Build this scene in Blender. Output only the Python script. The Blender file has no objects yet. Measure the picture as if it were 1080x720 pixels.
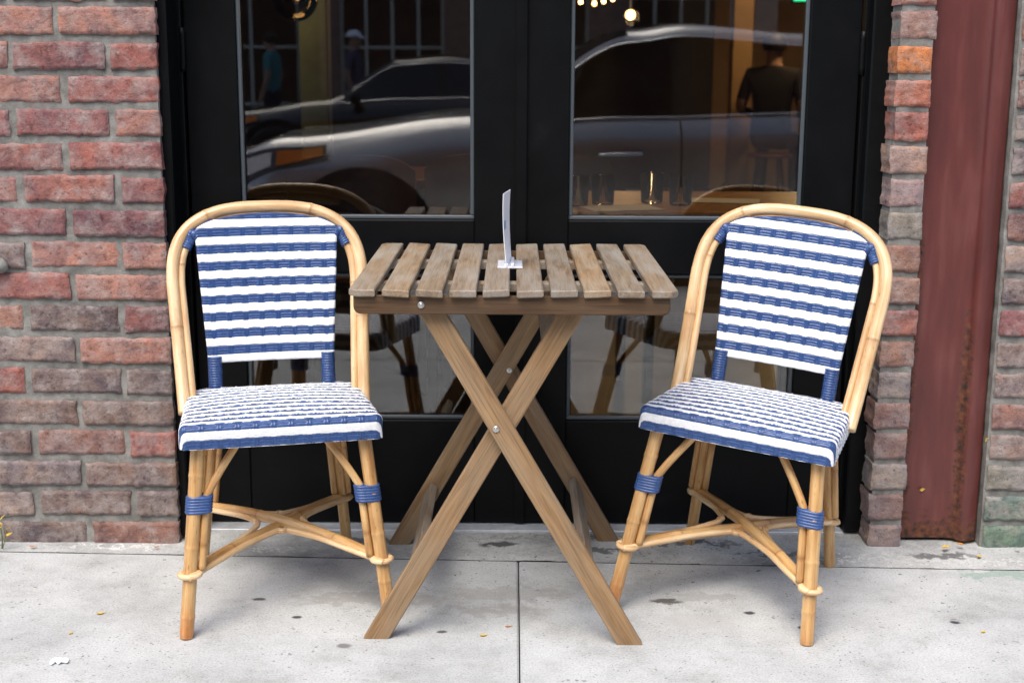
import bpy, math, random
import numpy as np
from mathutils import Vector, Matrix, noise as mnoise

random.seed(7)
R = math.radians
scene = bpy.context.scene
COL = scene.collection

# ------------------------------------------------------------------ helpers
def tag(o, label=None, cat=None, group=None, kind=None):
    if label: o['label'] = label
    if cat: o['category'] = cat
    if group: o['group'] = group
    if kind: o['kind'] = kind
    return o

def empty(name, loc=(0, 0, 0), rz=0.0, label=None, cat=None, group=None):
    o = bpy.data.objects.new(name, None)
    o.empty_display_size = .1
    COL.objects.link(o)
    o.location = loc
    o.rotation_euler = (0, 0, rz)
    return tag(o, label, cat, group)

class MB:
    """collects geometry; builds ONE mesh object"""
    def __init__(s):
        s.v = []; s.f = []; s.mi = []; s.sm = []; s.uvw = []; s.col = []
    def add(s, vs, fs, mi=0, smooth=False, uvw=None, col=(1, 1, 1, 1)):
        b = len(s.v)
        s.v.extend([tuple(p) for p in vs])
        s.f.extend([tuple(b + i for i in f) for f in fs])
        n = len(fs)
        s.mi.extend(mi if isinstance(mi, list) else [mi] * n)
        s.sm.extend([smooth] * n)
        s.uvw.extend(uvw if uvw is not None else [tuple(p) for p in vs])
        s.col.extend(col if isinstance(col, list) else [col] * len(vs))
    def build(s, name, mats, parent=None):
        me = bpy.data.meshes.new(name)
        me.from_pydata(s.v, [], s.f)
        if not isinstance(mats, (list, tuple)): mats = [mats]
        for m in mats: me.materials.append(m)
        me.polygons.foreach_set('material_index', s.mi)
        me.polygons.foreach_set('use_smooth', s.sm)
        a = me.attributes.new('uvw', 'FLOAT_VECTOR', 'POINT')
        a.data.foreach_set('vector', np.array(s.uvw, dtype=np.float32).ravel())
        c = me.attributes.new('tint', 'FLOAT_COLOR', 'POINT')
        c.data.foreach_set('color', np.array(s.col, dtype=np.float32).ravel())
        me.update()
        o = bpy.data.objects.new(name, me)
        COL.objects.link(o)
        if parent is not None: o.parent = parent
        return o
    # ---- shapes
    def box(s, lo, hi, bev=0.0, mi=0, M=None, uvo=None, col=(1, 1, 1, 1)):
        lo = Vector(lo); hi = Vector(hi)
        b = min(bev, min((hi - lo)) * .49)
        vs = []; fs = []
        if b <= 0:
            for z in (lo.z, hi.z):
                for (x, y) in ((lo.x, lo.y), (hi.x, lo.y), (hi.x, hi.y), (lo.x, hi.y)):
                    vs.append(Vector((x, y, z)))
            fs = [(3, 2, 1, 0), (4, 5, 6, 7), (0, 1, 5, 4), (1, 2, 6, 5), (2, 3, 7, 6), (3, 0, 4, 7)]
        else:
            idx = {}
            for sx in (0, 1):
                for sy in (0, 1):
                    for sz in (0, 1):
                        c = Vector((hi.x if sx else lo.x, hi.y if sy else lo.y, hi.z if sz else lo.z))
                        d = Vector((-b if sx else b, -b if sy else b, -b if sz else b))
                        for ax in range(3):
                            p = c + d; p[ax] = c[ax]
                            idx[(sx, sy, sz, ax)] = len(vs); vs.append(p)
            for ax in range(3):
                o1, o2 = [a for a in range(3) if a != ax]
                for sd in (0, 1):
                    q = []
                    for (u, w) in ((0, 0), (1, 0), (1, 1), (0, 1)):
                        k = [0, 0, 0]; k[ax] = sd; k[o1] = u; k[o2] = w
                        q.append(idx[(k[0], k[1], k[2], ax)])
                    fs.append(tuple(q))
            for ax in range(3):
                o1, o2 = [a for a in range(3) if a != ax]
                for u in (0, 1):
                    for w in (0, 1):
                        k0 = [0, 0, 0]; k0[o1] = u; k0[o2] = w
                        k1 = list(k0); k1[ax] = 1
                        fs.append((idx[(*k0, o1)], idx[(*k1, o1)], idx[(*k1, o2)], idx[(*k0, o2)]))
            for sx in (0, 1):
                for sy in (0, 1):
                    for sz in (0, 1):
                        fs.append((idx[(sx, sy, sz, 0)], idx[(sx, sy, sz, 1)], idx[(sx, sy, sz, 2)]))
            c = (lo + hi) / 2
            out = []
            for f in fs:
                p = [vs[i] for i in f]
                n = (p[1] - p[0]).cross(p[2] - p[0])
                m = sum(p, Vector()) / len(p)
                out.append(f if n.dot(m - c) > 0 else tuple(reversed(f)))
            fs = out
        uvw = [tuple(Vector(p) + Vector(uvo)) if uvo else tuple(p) for p in vs]
        if M is not None: vs = [M @ p for p in vs]
        s.add(vs, fs, mi, False, uvw, col)
    def tube(s, pts, rad, n=12, mi=0, res=6, col=(1, 1, 1, 1), nodes=None, closed=False, cap=True, spline=True, ridge=None, flat=1.0):
        P = [Vector(p) for p in pts]
        if spline and len(P) > 2:
            Q = []
            m = len(P)
            rng = range(m if closed else m - 1)
            for i in rng:
                if closed:
                    p0, p1, p2, p3 = P[i - 1], P[i], P[(i + 1) % m], P[(i + 2) % m]
                else:
                    p1, p2 = P[i], P[i + 1]
                    p0 = P[i - 1] if i > 0 else p1 * 2 - p2
                    p3 = P[i + 2] if i + 2 < m else p2 * 2 - p1
                for k in range(res):
                    t = k / res
                    Q.append(.5 * ((2 * p1) + (p2 - p0) * t + (2 * p0 - 5 * p1 + 4 * p2 - p3) * t * t + (3 * p1 - p0 - 3 * p2 + p3) * t ** 3))
            if not closed: Q.append(P[-1])
            P = Q
        elif len(P) == 2 and res > 1:
            P = [P[0].lerp(P[1], k / res) for k in range(res + 1)]
        L = [0.0]
        for a, b in zip(P[:-1], P[1:]): L.append(L[-1] + (b - a).length)
        tot = L[-1] or 1
        if not callable(rad):
            r0 = rad
            rad = lambda u: r0
        T0 = (P[1] - P[0]).normalized()
        up = Vector((0, 0, 1)) if abs(T0.z) < .9 else Vector((1, 0, 0))
        N = T0.cross(up).normalized()
        off = Vector((random.random() * 50, random.random() * 50, random.random() * 50))
        vs = []; uv = []; m = len(P); cl = []
        for i, p in enumerate(P):
            kd = 0.0
            for q in nodes or ():
                kd = max(kd, .5 * math.exp(-((L[i] - q) / .0028) ** 2), .14 * math.exp(-((L[i] - q - .006) / .011) ** 2))
            if closed: T = (P[(i + 1) % m] - P[i - 1]).normalized()
            elif i == 0: T = T0
            elif i == m - 1: T = (P[-1] - P[-2]).normalized()
            else: T = (P[i + 1] - P[i - 1]).normalized()
            N = (N - T * N.dot(T)).normalized()
            B = T.cross(N)
            r = rad(L[i] / tot)
            if nodes:
                for q in nodes:
                    r *= 1 + .075 * math.exp(-((L[i] - q) / .004) ** 2)
            if ridge:
                r += ridge[1] * abs(math.sin(math.pi * L[i] / ridge[0]))
            for k in range(n):
                a = 2 * math.pi * k / n
                vs.append(p + N * (math.cos(a) * r) + B * (math.sin(a) * r * flat))
                uv.append(tuple(Vector((math.cos(a) * r, math.sin(a) * r, L[i])) + off))
                cl.append((col[0] * (1 - .8 * kd), col[1] * (1 - kd), col[2] * (1 - 1.15 * kd), 1))
        fs = []
        for i in range(m if closed else m - 1):
            j = (i + 1) % m
            for k in range(n):
                k2 = (k + 1) % n
                fs.append((i * n + k, i * n + k2, j * n + k2, j * n + k))
        s.add(vs, fs, mi, True, uv, cl)
        if cap and not closed:
            b = len(s.v) - len(vs)
            s.f.append(tuple(b + k for k in reversed(range(n)))); s.mi.append(mi); s.sm.append(False)
            s.f.append(tuple(b + (m - 1) * n + k for k in range(n))); s.mi.append(mi); s.sm.append(False)
    def lathe(s, prof, c=(0, 0, 0), n=24, mi=0, smooth=True, M=None, col=(1, 1, 1, 1)):
        c = Vector(c); vs = []
        for r, z in prof:
            for k in range(n):
                a = 2 * math.pi * k / n
                vs.append(Vector((r * math.cos(a), r * math.sin(a), z)))
        if M is not None: vs = [M @ p for p in vs]
        vs = [p + c for p in vs]
        fs = []
        for i in range(len(prof) - 1):
            for k in range(n):
                k2 = (k + 1) % n
                fs.append((i * n + k, i * n + k2, (i + 1) * n + k2, (i + 1) * n + k))
        s.add(vs, fs, mi, smooth, None, col)
    def grid(s, nu, nv, fn, mi=0, smooth=True, uvfn=None, mifn=None, colfn=None, flip=False):
        vs = []; uv = []; cl = []
        for j in range(nv + 1):
            for i in range(nu + 1):
                vs.append(fn(i / nu, j / nv))
                if uvfn: uv.append(uvfn(i / nu, j / nv))
                if colfn: cl.append(colfn(i / nu, j / nv))
        fs = []; ml = []
        for j in range(nv):
            for i in range(nu):
                a = j * (nu + 1) + i
                q = (a, a + 1, a + nu + 2, a + nu + 1)
                fs.append(tuple(reversed(q)) if flip else q)
                ml.append(mifn((i + .5) / nu, (j + .5) / nv) if mifn else mi)
        s.add(vs, fs, ml, smooth, uv or None, cl or (1, 1, 1, 1))

# ------------------------------------------------------------------ materials
def new_mat(name):
    m = bpy.data.materials.new(name); m.use_nodes = True
    nt = m.node_tree
    return m, nt, nt.nodes['Principled BSDF']
def nd(nt, t, **kw):
    n = nt.nodes.new(t)
    for k, v in kw.items():
        if k.startswith('i_'):
            key = k[2:]
            n.inputs[int(key) if key.isdigit() else key].default_value = v
        else: setattr(n, k, v)
    return n
def ramp(nt, stops):
    r = nt.nodes.new('ShaderNodeValToRGB')
    e = r.color_ramp.elements
    while len(e) < len(stops): e.new(.5)
    for el, (p, c) in zip(e, stops):
        el.position = p; el.color = c if len(c) == 4 else (*c, 1)
    return r
def mixc(nt, blend='MIX', fac=None):
    n = nt.nodes.new('ShaderNodeMix'); n.data_type = 'RGBA'; n.blend_type = blend
    if fac is not None: n.inputs[0].default_value = fac
    return n
def bump(nt, src, b, strength=.3, dist=.002):
    bp = nd(nt, 'ShaderNodeBump', i_Strength=strength, i_Distance=dist)
    nt.links.new(src, bp.inputs['Height']); nt.links.new(bp.outputs[0], b.inputs['Normal'])
    return bp
def simple(name, col, rough=.5, metal=0.0, spec=.5, var=.0, scale=30, coat=0, bmp=0):
    m, nt, b = new_mat(name)
    b.inputs['Base Color'].default_value = (*col, 1)
    b.inputs['Roughness'].default_value = rough
    b.inputs['Metallic'].default_value = metal
    b.inputs['Specular IOR Level'].default_value = spec
    b.inputs['Coat Weight'].default_value = coat
    if var or bmp:
        tc = nd(nt, 'ShaderNodeTexCoord')
        n = nd(nt, 'ShaderNodeTexNoise', i_Scale=scale, i_Detail=5.0, i_Roughness=.6)
        nt.links.new(tc.outputs['Object'], n.inputs['Vector'])
        if var:
            r = ramp(nt, [(.3, tuple(c * (1 - var) for c in col)), (.7, tuple(min(1, c * (1 + var)) for c in col))])
            nt.links.new(n.outputs['Fac'], r.inputs[0]); nt.links.new(r.outputs[0], b.inputs['Base Color'])
        if bmp: bump(nt, n.outputs['Fac'], b, bmp, .002)
    return m
def emit(name, col, st):
    m, nt, b = new_mat(name)
    b.inputs['Base Color'].default_value = (*col, 1)
    b.inputs['Emission Color'].default_value = (*col, 1)
    b.inputs['Emission Strength'].default_value = st
    return m
def attr(nt, name): return nd(nt, 'ShaderNodeAttribute', attribute_name=name)

def mat_rattan(name, c1, c2, c3):
    m, nt, b = new_mat(name)
    a = attr(nt, 'uvw')
    mp = nd(nt, 'ShaderNodeMapping'); mp.inputs['Scale'].default_value = (110, 110, 7)
    nt.links.new(a.outputs['Vector'], mp.inputs['Vector'])
    n1 = nd(nt, 'ShaderNodeTexNoise', i_Scale=1.0, i_Detail=4.0, i_Roughness=.6)
    nt.links.new(mp.outputs[0], n1.inputs['Vector'])
    r = ramp(nt, [(.28, c3), (.5, c1), (.75, c2)])
    nt.links.new(n1.outputs['Fac'], r.inputs[0])
    # slow drift along the cane, plus small brown flecks
    mp2 = nd(nt, 'ShaderNodeMapping'); mp2.inputs['Scale'].default_value = (25, 25, 9)
    nt.links.new(a.outputs['Vector'], mp2.inputs['Vector'])
    n2 = nd(nt, 'ShaderNodeTexNoise', i_Scale=1.0, i_Detail=3.0)
    nt.links.new(mp2.outputs[0], n2.inputs['Vector'])
    r2 = ramp(nt, [(.33, (.72, .60, .48)), (.6, (1, 1, 1))])
    nt.links.new(n2.outputs['Fac'], r2.inputs[0])
    mx = mixc(nt, 'MULTIPLY', .8)
    nt.links.new(r.outputs[0], mx.inputs[6]); nt.links.new(r2.outputs[0], mx.inputs[7])
    mp3 = nd(nt, 'ShaderNodeMapping'); mp3.inputs['Scale'].default_value = (260, 260, 60)
    nt.links.new(a.outputs['Vector'], mp3.inputs['Vector'])
    n3 = nd(nt, 'ShaderNodeTexNoise', i_Scale=1.0, i_Detail=2.0)
    nt.links.new(mp3.outputs[0], n3.inputs['Vector'])
    r3 = ramp(nt, [(.24, (.35, .22, .12)), (.34, (1, 1, 1))])
    nt.links.new(n3.outputs['Fac'], r3.inputs[0])
    mx2 = mixc(nt, 'MULTIPLY', .7)
    nt.links.new(mx.outputs[2], mx2.inputs[6]); nt.links.new(r3.outputs[0], mx2.inputs[7])
    tn = attr(nt, 'tint')
    mx3 = mixc(nt, 'MULTIPLY', 1)
    nt.links.new(mx2.outputs[2], mx3.inputs[6]); nt.links.new(tn.outputs['Color'], mx3.inputs[7])
    nt.links.new(mx3.outputs[2], b.inputs['Base Color'])
    b.inputs['Roughness'].default_value = .34
    b.inputs['Coat Weight'].default_value = .35
    b.inputs['Coat Roughness'].default_value = .2
    bump(nt, n1.outputs['Fac'], b, .25, .0008)
    return m

def mat_wood(name, light, mid, dark, grey, greyamt):
    m, nt, b = new_mat(name)
    a = attr(nt, 'uvw'); tn = attr(nt, 'tint')
    mp = nd(nt, 'ShaderNodeMapping'); mp.inputs['Scale'].default_value = (70, 5, 70)
    nt.links.new(a.outputs['Vector'], mp.inputs['Vector'])
    w = nd(nt, 'ShaderNodeTexNoise', i_Scale=1.0, i_Detail=6.0, i_Roughness=.65, i_Distortion=1.2)
    nt.links.new(mp.outputs[0], w.inputs['Vector'])
    r = ramp(nt, [(.25, dark), (.5, mid), (.72, light)])
    nt.links.new(w.outputs['Fac'], r.inputs[0])
    mp2 = nd(nt, 'ShaderNodeMapping'); mp2.inputs['Scale'].default_value = (26, 6, 26)
    nt.links.new(a.outputs['Vector'], mp2.inputs['Vector'])
    g = nd(nt, 'ShaderNodeTexNoise', i_Scale=1.0, i_Detail=4.0)
    nt.links.new(mp2.outputs[0], g.inputs['Vector'])
    rg = ramp(nt, [(.38, (0, 0, 0)), (.66, (greyamt,) * 3)])
    nt.links.new(g.outputs['Fac'], rg.inputs[0])
    mx = mixc(nt)
    nt.links.new(rg.outputs[0], mx.inputs[0]); nt.links.new(r.outputs[0], mx.inputs[6])
    mx.inputs[7].default_value = (*grey, 1)
    # fine dark grain
    mp3 = nd(nt, 'ShaderNodeMapping'); mp3.inputs['Scale'].default_value = (420, 9, 420)
    nt.links.new(a.outputs['Vector'], mp3.inputs['Vector'])
    f = nd(nt, 'ShaderNodeTexNoise', i_Scale=1.0, i_Detail=3.0)
    nt.links.new(mp3.outputs[0], f.inputs['Vector'])
    rf = ramp(nt, [(.32, (.55, .5, .45)), (.5, (1, 1, 1))])
    nt.links.new(f.outputs['Fac'], rf.inputs[0])
    m2 = mixc(nt, 'MULTIPLY', .7)
    nt.links.new(mx.outputs[2], m2.inputs[6]); nt.links.new(rf.outputs[0], m2.inputs[7])
    m3 = mixc(nt, 'MULTIPLY', 1)
    nt.links.new(m2.outputs[2], m3.inputs[6]); nt.links.new(tn.outputs['Color'], m3.inputs[7])
    nt.links.new(m3.outputs[2], b.inputs['Base Color'])
    b.inputs['Roughness'].default_value = .55
    b.inputs['Specular IOR Level'].default_value = .35
    bump(nt, f.outputs['Fac'], b, .35, .0008)
    return m

def mat_brick():
    m, nt, b = new_mat('brick')
    tc = nd(nt, 'ShaderNodeTexCoord'); tn = attr(nt, 'tint')
    n = nd(nt, 'ShaderNodeTexNoise', i_Scale=38.0, i_Detail=7.0, i_Roughness=.7)
    nt.links.new(tc.outputs['Object'], n.inputs['Vector'])
    r = ramp(nt, [(.3, (.55, .5, .5)), (.5, (1, 1, 1)), (.75, (1.35, 1.3, 1.25))])
    nt.links.new(n.outputs['Fac'], r.inputs[0])
    mx = mixc(nt, 'MULTIPLY', 1)
    nt.links.new(tn.outputs['Color'], mx.inputs[6]); nt.links.new(r.outputs[0], mx.inputs[7])
    n4 = nd(nt, 'ShaderNodeTexNoise', i_Scale=11.0, i_Detail=5.0, i_Roughness=.6, i_Distortion=.6)
    nt.links.new(tc.outputs['Object'], n4.inputs['Vector'])
    r4 = ramp(nt, [(.34, (.66, .70, .82)), (.5, (1, 1, 1)), (.66, (1.18, 1.08, .95))])
    nt.links.new(n4.outputs['Fac'], r4.inputs[0])
    mz = mixc(nt, 'MULTIPLY', 1)
    nt.links.new(mx.outputs[2], mz.inputs[6]); nt.links.new(r4.outputs[0], mz.inputs[7]); mx = mz
    # pale mortar smears and efflorescence
    n2 = nd(nt, 'ShaderNodeTexNoise', i_Scale=17.0, i_Detail=8.0, i_Roughness=.72)
    nt.links.new(tc.outputs['Object'], n2.inputs['Vector'])
    r2 = ramp(nt, [(.46, (0, 0, 0)), (.70, (.85, .85, .85))])
    nt.links.new(n2.outputs['Fac'], r2.inputs[0])
    m2 = mixc(nt); m2.inputs[7].default_value = (.36, .315, .295, 1)
    nt.links.new(r2.outputs[0], m2.inputs[0]); nt.links.new(mx.outputs[2], m2.inputs[6])
    # dark pits and soot
    n3 = nd(nt, 'ShaderNodeTexNoise', i_Scale=90.0, i_Detail=4.0, i_Roughness=.6)
    nt.links.new(tc.outputs['Object'], n3.inputs['Vector'])
    r3 = ramp(nt, [(.3, (.4, .36, .36)), (.42, (1, 1, 1))])
    nt.links.new(n3.outputs['Fac'], r3.inputs[0])
    m3 = mixc(nt, 'MULTIPLY', .8)
    nt.links.new(m2.outputs[2], m3.inputs[6]); nt.links.new(r3.outputs[0], m3.inputs[7])
    nt.links.new(m3.outputs[2], b.inputs['Base Color'])
    b.inputs['Roughness'].default_value = .85
    b.inputs['Specular IOR Level'].default_value = .25
    ad = nd(nt, 'ShaderNodeMath', operation='ADD')
    nt.links.new(n.outputs['Fac'], ad.inputs[0]); nt.links.new(n3.outputs['Fac'], ad.inputs[1])
    n5 = nd(nt, 'ShaderNodeTexNoise', i_Scale=330.0, i_Detail=4.0)
    nt.links.new(tc.outputs['Object'], n5.inputs['Vector'])
    ad2 = nd(nt, 'ShaderNodeMath', operation='MULTIPLY_ADD'); ad2.inputs[1].default_value = .6
    nt.links.new(n5.outputs['Fac'], ad2.inputs[0]); nt.links.new(ad.outputs[0], ad2.inputs[2])
    bump(nt, ad2.outputs[0], b, .75, .004)
    return m

def mat_mortar():
    m, nt, b = new_mat('mortar')
    tc = nd(nt, 'ShaderNodeTexCoord')
    n = nd(nt, 'ShaderNodeTexNoise', i_Scale=22.0, i_Detail=8.0, i_Roughness=.7)
    nt.links.new(tc.outputs['Object'], n.inputs['Vector'])
    r = ramp(nt, [(.3, (.11, .106, .097)), (.5, (.205, .20, .182)), (.72, (.33, .322, .30))])
    nt.links.new(n.outputs['Fac'], r.inputs[0]); nt.links.new(r.outputs[0], b.inputs['Base Color'])
    n2 = nd(nt, 'ShaderNodeTexNoise', i_Scale=260.0, i_Detail=4.0)
    nt.links.new(tc.outputs['Object'], n2.inputs['Vector'])
    b.inputs['Roughness'].default_value = .95
    bump(nt, n2.outputs['Fac'], b, .5, .003)
    return m

def mat_concrete(name, base, spots=True, stains=(), dark=1.0, contrast=.16):
    m, nt, b = new_mat(name)
    tc = nd(nt, 'ShaderNodeTexCoord')
    P = tc.outputs['Object']
    n = nd(nt, 'ShaderNodeTexNoise', i_Scale=3.2, i_Detail=9.0, i_Roughness=.68)
    nt.links.new(P, n.inputs['Vector'])
    lo = tuple(c * (1 - contrast * 1.6) for c in base); hi = tuple(min(1, c * (1 + contrast)) for c in base)
    r = ramp(nt, [(.3, lo), (.5, base), (.7, hi)])
    nt.links.new(n.outputs['Fac'], r.inputs[0])
    n2 = nd(nt, 'ShaderNodeTexNoise', i_Scale=220.0, i_Detail=5.0, i_Roughness=.7)
    nt.links.new(P, n2.inputs['Vector'])
    r2 = ramp(nt, [(.32, (.68, .68, .66)), (.52, (1, 1, 1)), (.75, (1.12, 1.12, 1.12))])
    nt.links.new(n2.outputs['Fac'], r2.inputs[0])
    mx = mixc(nt, 'MULTIPLY', 1)
    nt.links.new(r.outputs[0], mx.inputs[6]); nt.links.new(r2.outputs[0], mx.inputs[7])
    cur = mx.outputs[2]
    # broad grime blotches
    n3 = nd(nt, 'ShaderNodeTexNoise', i_Scale=9.0, i_Detail=7.0, i_Roughness=.75)
    nt.links.new(P, n3.inputs['Vector'])
    r3 = ramp(nt, [(.34, (1.09, 1.09, 1.09)), (.52, (1, 1, 1)), (.70, (.74, .73, .71))])
    nt.links.new(n3.outputs['Fac'], r3.inputs[0])
    mg = mixc(nt, 'MULTIPLY', .8)
    nt.links.new(cur, mg.inputs[6]); nt.links.new(r3.outputs[0], mg.inputs[7]); cur = mg.outputs[2]
    if spots:
        wv = nd(nt, 'ShaderNodeTexNoise', i_Scale=60.0, i_Detail=3.0)
        nt.links.new(P, wv.inputs['Vector'])
        vm = nd(nt, 'ShaderNodeVectorMath', operation='MULTIPLY_ADD')
        nt.links.new(wv.outputs['Color'], vm.inputs[0]); vm.inputs[1].default_value = (.02, .02, .0)
        nt.links.new(P, vm.inputs[2])
        for sc, th, rnd in ((34., .17, .26), (75., .26, .42), (14., .09, .25), (160., .3, .35)):
            vo = nd(nt, 'ShaderNodeTexVoronoi', i_Scale=sc)
            nt.links.new(vm.outputs[0], vo.inputs['Vector'])
            sep = nd(nt, 'ShaderNodeSeparateColor'); nt.links.new(vo.outputs['Color'], sep.inputs[0])
            k = nd(nt, 'ShaderNodeMath', operation='LESS_THAN'); k.inputs[1].default_value = rnd
            nt.links.new(sep.outputs[0], k.inputs[0])
            szn = nd(nt, 'ShaderNodeMath', operation='MULTIPLY'); szn.inputs[1].default_value = th
            nt.links.new(sep.outputs[1], szn.inputs[0])
            d = nd(nt, 'ShaderNodeMath', operation='LESS_THAN')
            nt.links.new(vo.outputs['Distance'], d.inputs[0]); nt.links.new(szn.outputs[0], d.inputs[1])
            f = nd(nt, 'ShaderNodeMath', operation='MULTIPLY')
            nt.links.new(k.outputs[0], f.inputs[0]); nt.links.new(d.outputs[0], f.inputs[1])
            g = nd(nt, 'ShaderNodeMath', operation='MULTIPLY'); g.inputs[1].default_value = .75
            nt.links.new(f.outputs[0], g.inputs[0])
            if sc > 30:                                         # pits come in drifts, not evenly
                pn_ = nd(nt, 'ShaderNodeTexNoise', i_Scale=2.3 + sc * .01, i_Detail=3.0)
                nt.links.new(P, pn_.inputs['Vector'])
                pr_ = ramp(nt, [(.36, (.0, .0, .0)), (.62, (1, 1, 1))])
                nt.links.new(pn_.outputs['Fac'], pr_.inputs[0])
                g2 = nd(nt, 'ShaderNodeMath', operation='MULTIPLY')
                nt.links.new(g.outputs[0], g2.inputs[0]); nt.links.new(pr_.outputs[0], g2.inputs[1]); g = g2
            ms = mixc(nt); ms.inputs[7].default_value = (.09, .085, .08, 1)
            nt.links.new(g.outputs[0], ms.inputs[0]); nt.links.new(cur, ms.inputs[6]); cur = ms.outputs[2]
    for (x, y, rx, ry, c, amt) in stains:
        sb = nd(nt, 'ShaderNodeVectorMath', operation='SUBTRACT'); sb.inputs[1].default_value = (x, y, 0)
        wv2 = nd(nt, 'ShaderNodeTexNoise', i_Scale=40.0, i_Detail=4.0)
        nt.links.new(P, wv2.inputs['Vector'])
        va = nd(nt, 'ShaderNodeVectorMath', operation='MULTIPLY_ADD')
        q = max(rx, ry) * .9
        nt.links.new(wv2.outputs['Color'], va.inputs[0]); va.inputs[1].default_value = (q, q, 0)
        va2 = nd(nt, 'ShaderNodeVectorMath', operation='ADD'); va2.inputs[1].default_value = (-q * .5, -q * .5, 0)
        nt.links.new(P, va.inputs[2]); nt.links.new(va.outputs[0], va2.inputs[0])
        nt.links.new(va2.outputs[0], sb.inputs[0])
        ml = nd(nt, 'ShaderNodeVectorMath', operation='MULTIPLY'); ml.inputs[1].default_value = (1 / rx, 1 / ry, 0)
        nt.links.new(sb.outputs[0], ml.inputs[0])
        ln = nd(nt, 'ShaderNodeVectorMath', operation='LENGTH'); nt.links.new(ml.outputs[0], ln.inputs[0])
        rr = ramp(nt, [(.6, (amt,) * 3), (1.0, (0, 0, 0))])
        nt.links.new(ln.outputs['Value'], rr.inputs[0])
        ms = mixc(nt); ms.inputs[7].default_value = (*c, 1)
        nt.links.new(rr.outputs[0], ms.inputs[0]); nt.links.new(cur, ms.inputs[6]); cur = ms.outputs[2]
    nt.links.new(cur, b.inputs['Base Color'])
    b.inputs['Roughness'].default_value = .8
    b.inputs['Specular IOR Level'].default_value = .3
    bump(nt, n2.outputs['Fac'], b, .35, .002)
    return m

def mat_redsteel():
    m, nt, b = new_mat('red_painted_steel')
    tc = nd(nt, 'ShaderNodeTexCoord'); P = tc.outputs['Object']
    n = nd(nt, 'ShaderNodeTexNoise', i_Scale=14.0, i_Detail=6.0)
    mp = nd(nt, 'ShaderNodeMapping'); mp.inputs['Scale'].default_value = (2.2, 1, .35)
    nt.links.new(P, mp.inputs['Vector']); nt.links.new(mp.outputs[0], n.inputs['Vector'])
    r = ramp(nt, [(.3, (.085, .024, .021)), (.55, (.115, .030, .026)), (.75, (.15, .050, .044))])
    nt.links.new(n.outputs['Fac'], r.inputs[0])
    # rust mask from a painted-in attribute (edges and foot of the column) broken up by noise
    a = attr(nt, 'tint')
    sep = nd(nt, 'ShaderNodeSeparateColor'); nt.links.new(a.outputs['Color'], sep.inputs[0])
    n2 = nd(nt, 'ShaderNodeTexNoise', i_Scale=42.0, i_Detail=8.0, i_Roughness=.75)
    nt.links.new(P, n2.inputs['Vector'])
    ad = nd(nt, 'ShaderNodeMath', operation='ADD')
    nt.links.new(sep.outputs[0], ad.inputs[0]); nt.links.new(n2.outputs['Fac'], ad.inputs[1])
    r2 = ramp(nt, [(.82, (0, 0, 0)), (.98, (1, 1, 1))])
    nt.links.new(ad.outputs[0], r2.inputs[0])
    n3 = nd(nt, 'ShaderNodeTexNoise', i_Scale=70.0, i_Detail=6.0)
    nt.links.new(P, n3.inputs['Vector'])
    r3 = ramp(nt, [(.35, (.025, .016, .012)), (.5, (.09, .03, .016)), (.7, (.16, .06, .025))])
    nt.links.new(n3.outputs['Fac'], r3.inputs[0])
    mx = mixc(nt)
    nt.links.new(r2.outputs[0], mx.inputs[0]); nt.links.new(r.outputs[0], mx.inputs[6]); nt.links.new(r3.outputs[0], mx.inputs[7])
    nt.links.new(mx.outputs[2], b.inputs['Base Color'])
    rr = nd(nt, 'ShaderNodeMapRange'); rr.inputs[3].default_value = .42; rr.inputs[4].default_value = .9
    nt.links.new(r2.outputs[0], rr.inputs[0]); nt.links.new(rr.outputs[0], b.inputs['Roughness'])
    bump(nt, n2.outputs['Fac'], b, .3, .003)
    return m

def mat_glass(name, ior=1.7, tint=(.93, .95, .94)):
    m, nt, b = new_mat(name)
    nt.nodes.remove(b)
    out = nt.nodes['Material Output']
    t = nd(nt, 'ShaderNodeBsdfTransparent'); t.inputs[0].default_value = (*tint, 1)
    g = nd(nt, 'ShaderNodeBsdfGlossy'); g.inputs['Roughness'].default_value = 0.0
    fr = nd(nt, 'ShaderNodeFresnel'); fr.inputs['IOR'].default_value = ior
    mx = nd(nt, 'ShaderNodeMixShader')
    nt.links.new(fr.outputs[0], mx.inputs[0]); nt.links.new(t.outputs[0], mx.inputs[1]); nt.links.new(g.outputs[0], mx.inputs[2])
    nt.links.new(mx.outputs[0], out.inputs[0])
    return m

def mat_black_paint():
    m, nt, b = new_mat('black_door_paint')
    tc = nd(nt, 'ShaderNodeTexCoord')
    n = nd(nt, 'ShaderNodeTexNoise', i_Scale=9.0, i_Detail=8.0, i_Roughness=.7)
    nt.links.new(tc.outputs['Object'], n.inputs['Vector'])
    r = ramp(nt, [(.35, (.0028, .0032, .0036)), (.6, (.0042, .0048, .0054)), (.8, (.010, .0108, .0115))])
    nt.links.new(n.outputs['Fac'], r.inputs[0]); nt.links.new(r.outputs[0], b.inputs['Base Color'])
    v = nd(nt, 'ShaderNodeMapRange'); v.inputs[3].default_value = .32; v.inputs[4].default_value = .5
    nt.links.new(n.outputs['Fac'], v.inputs[0]); nt.links.new(v.outputs[0], b.inputs['Roughness'])
    b.inputs['Specular IOR Level'].default_value = .14
    return m

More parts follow.
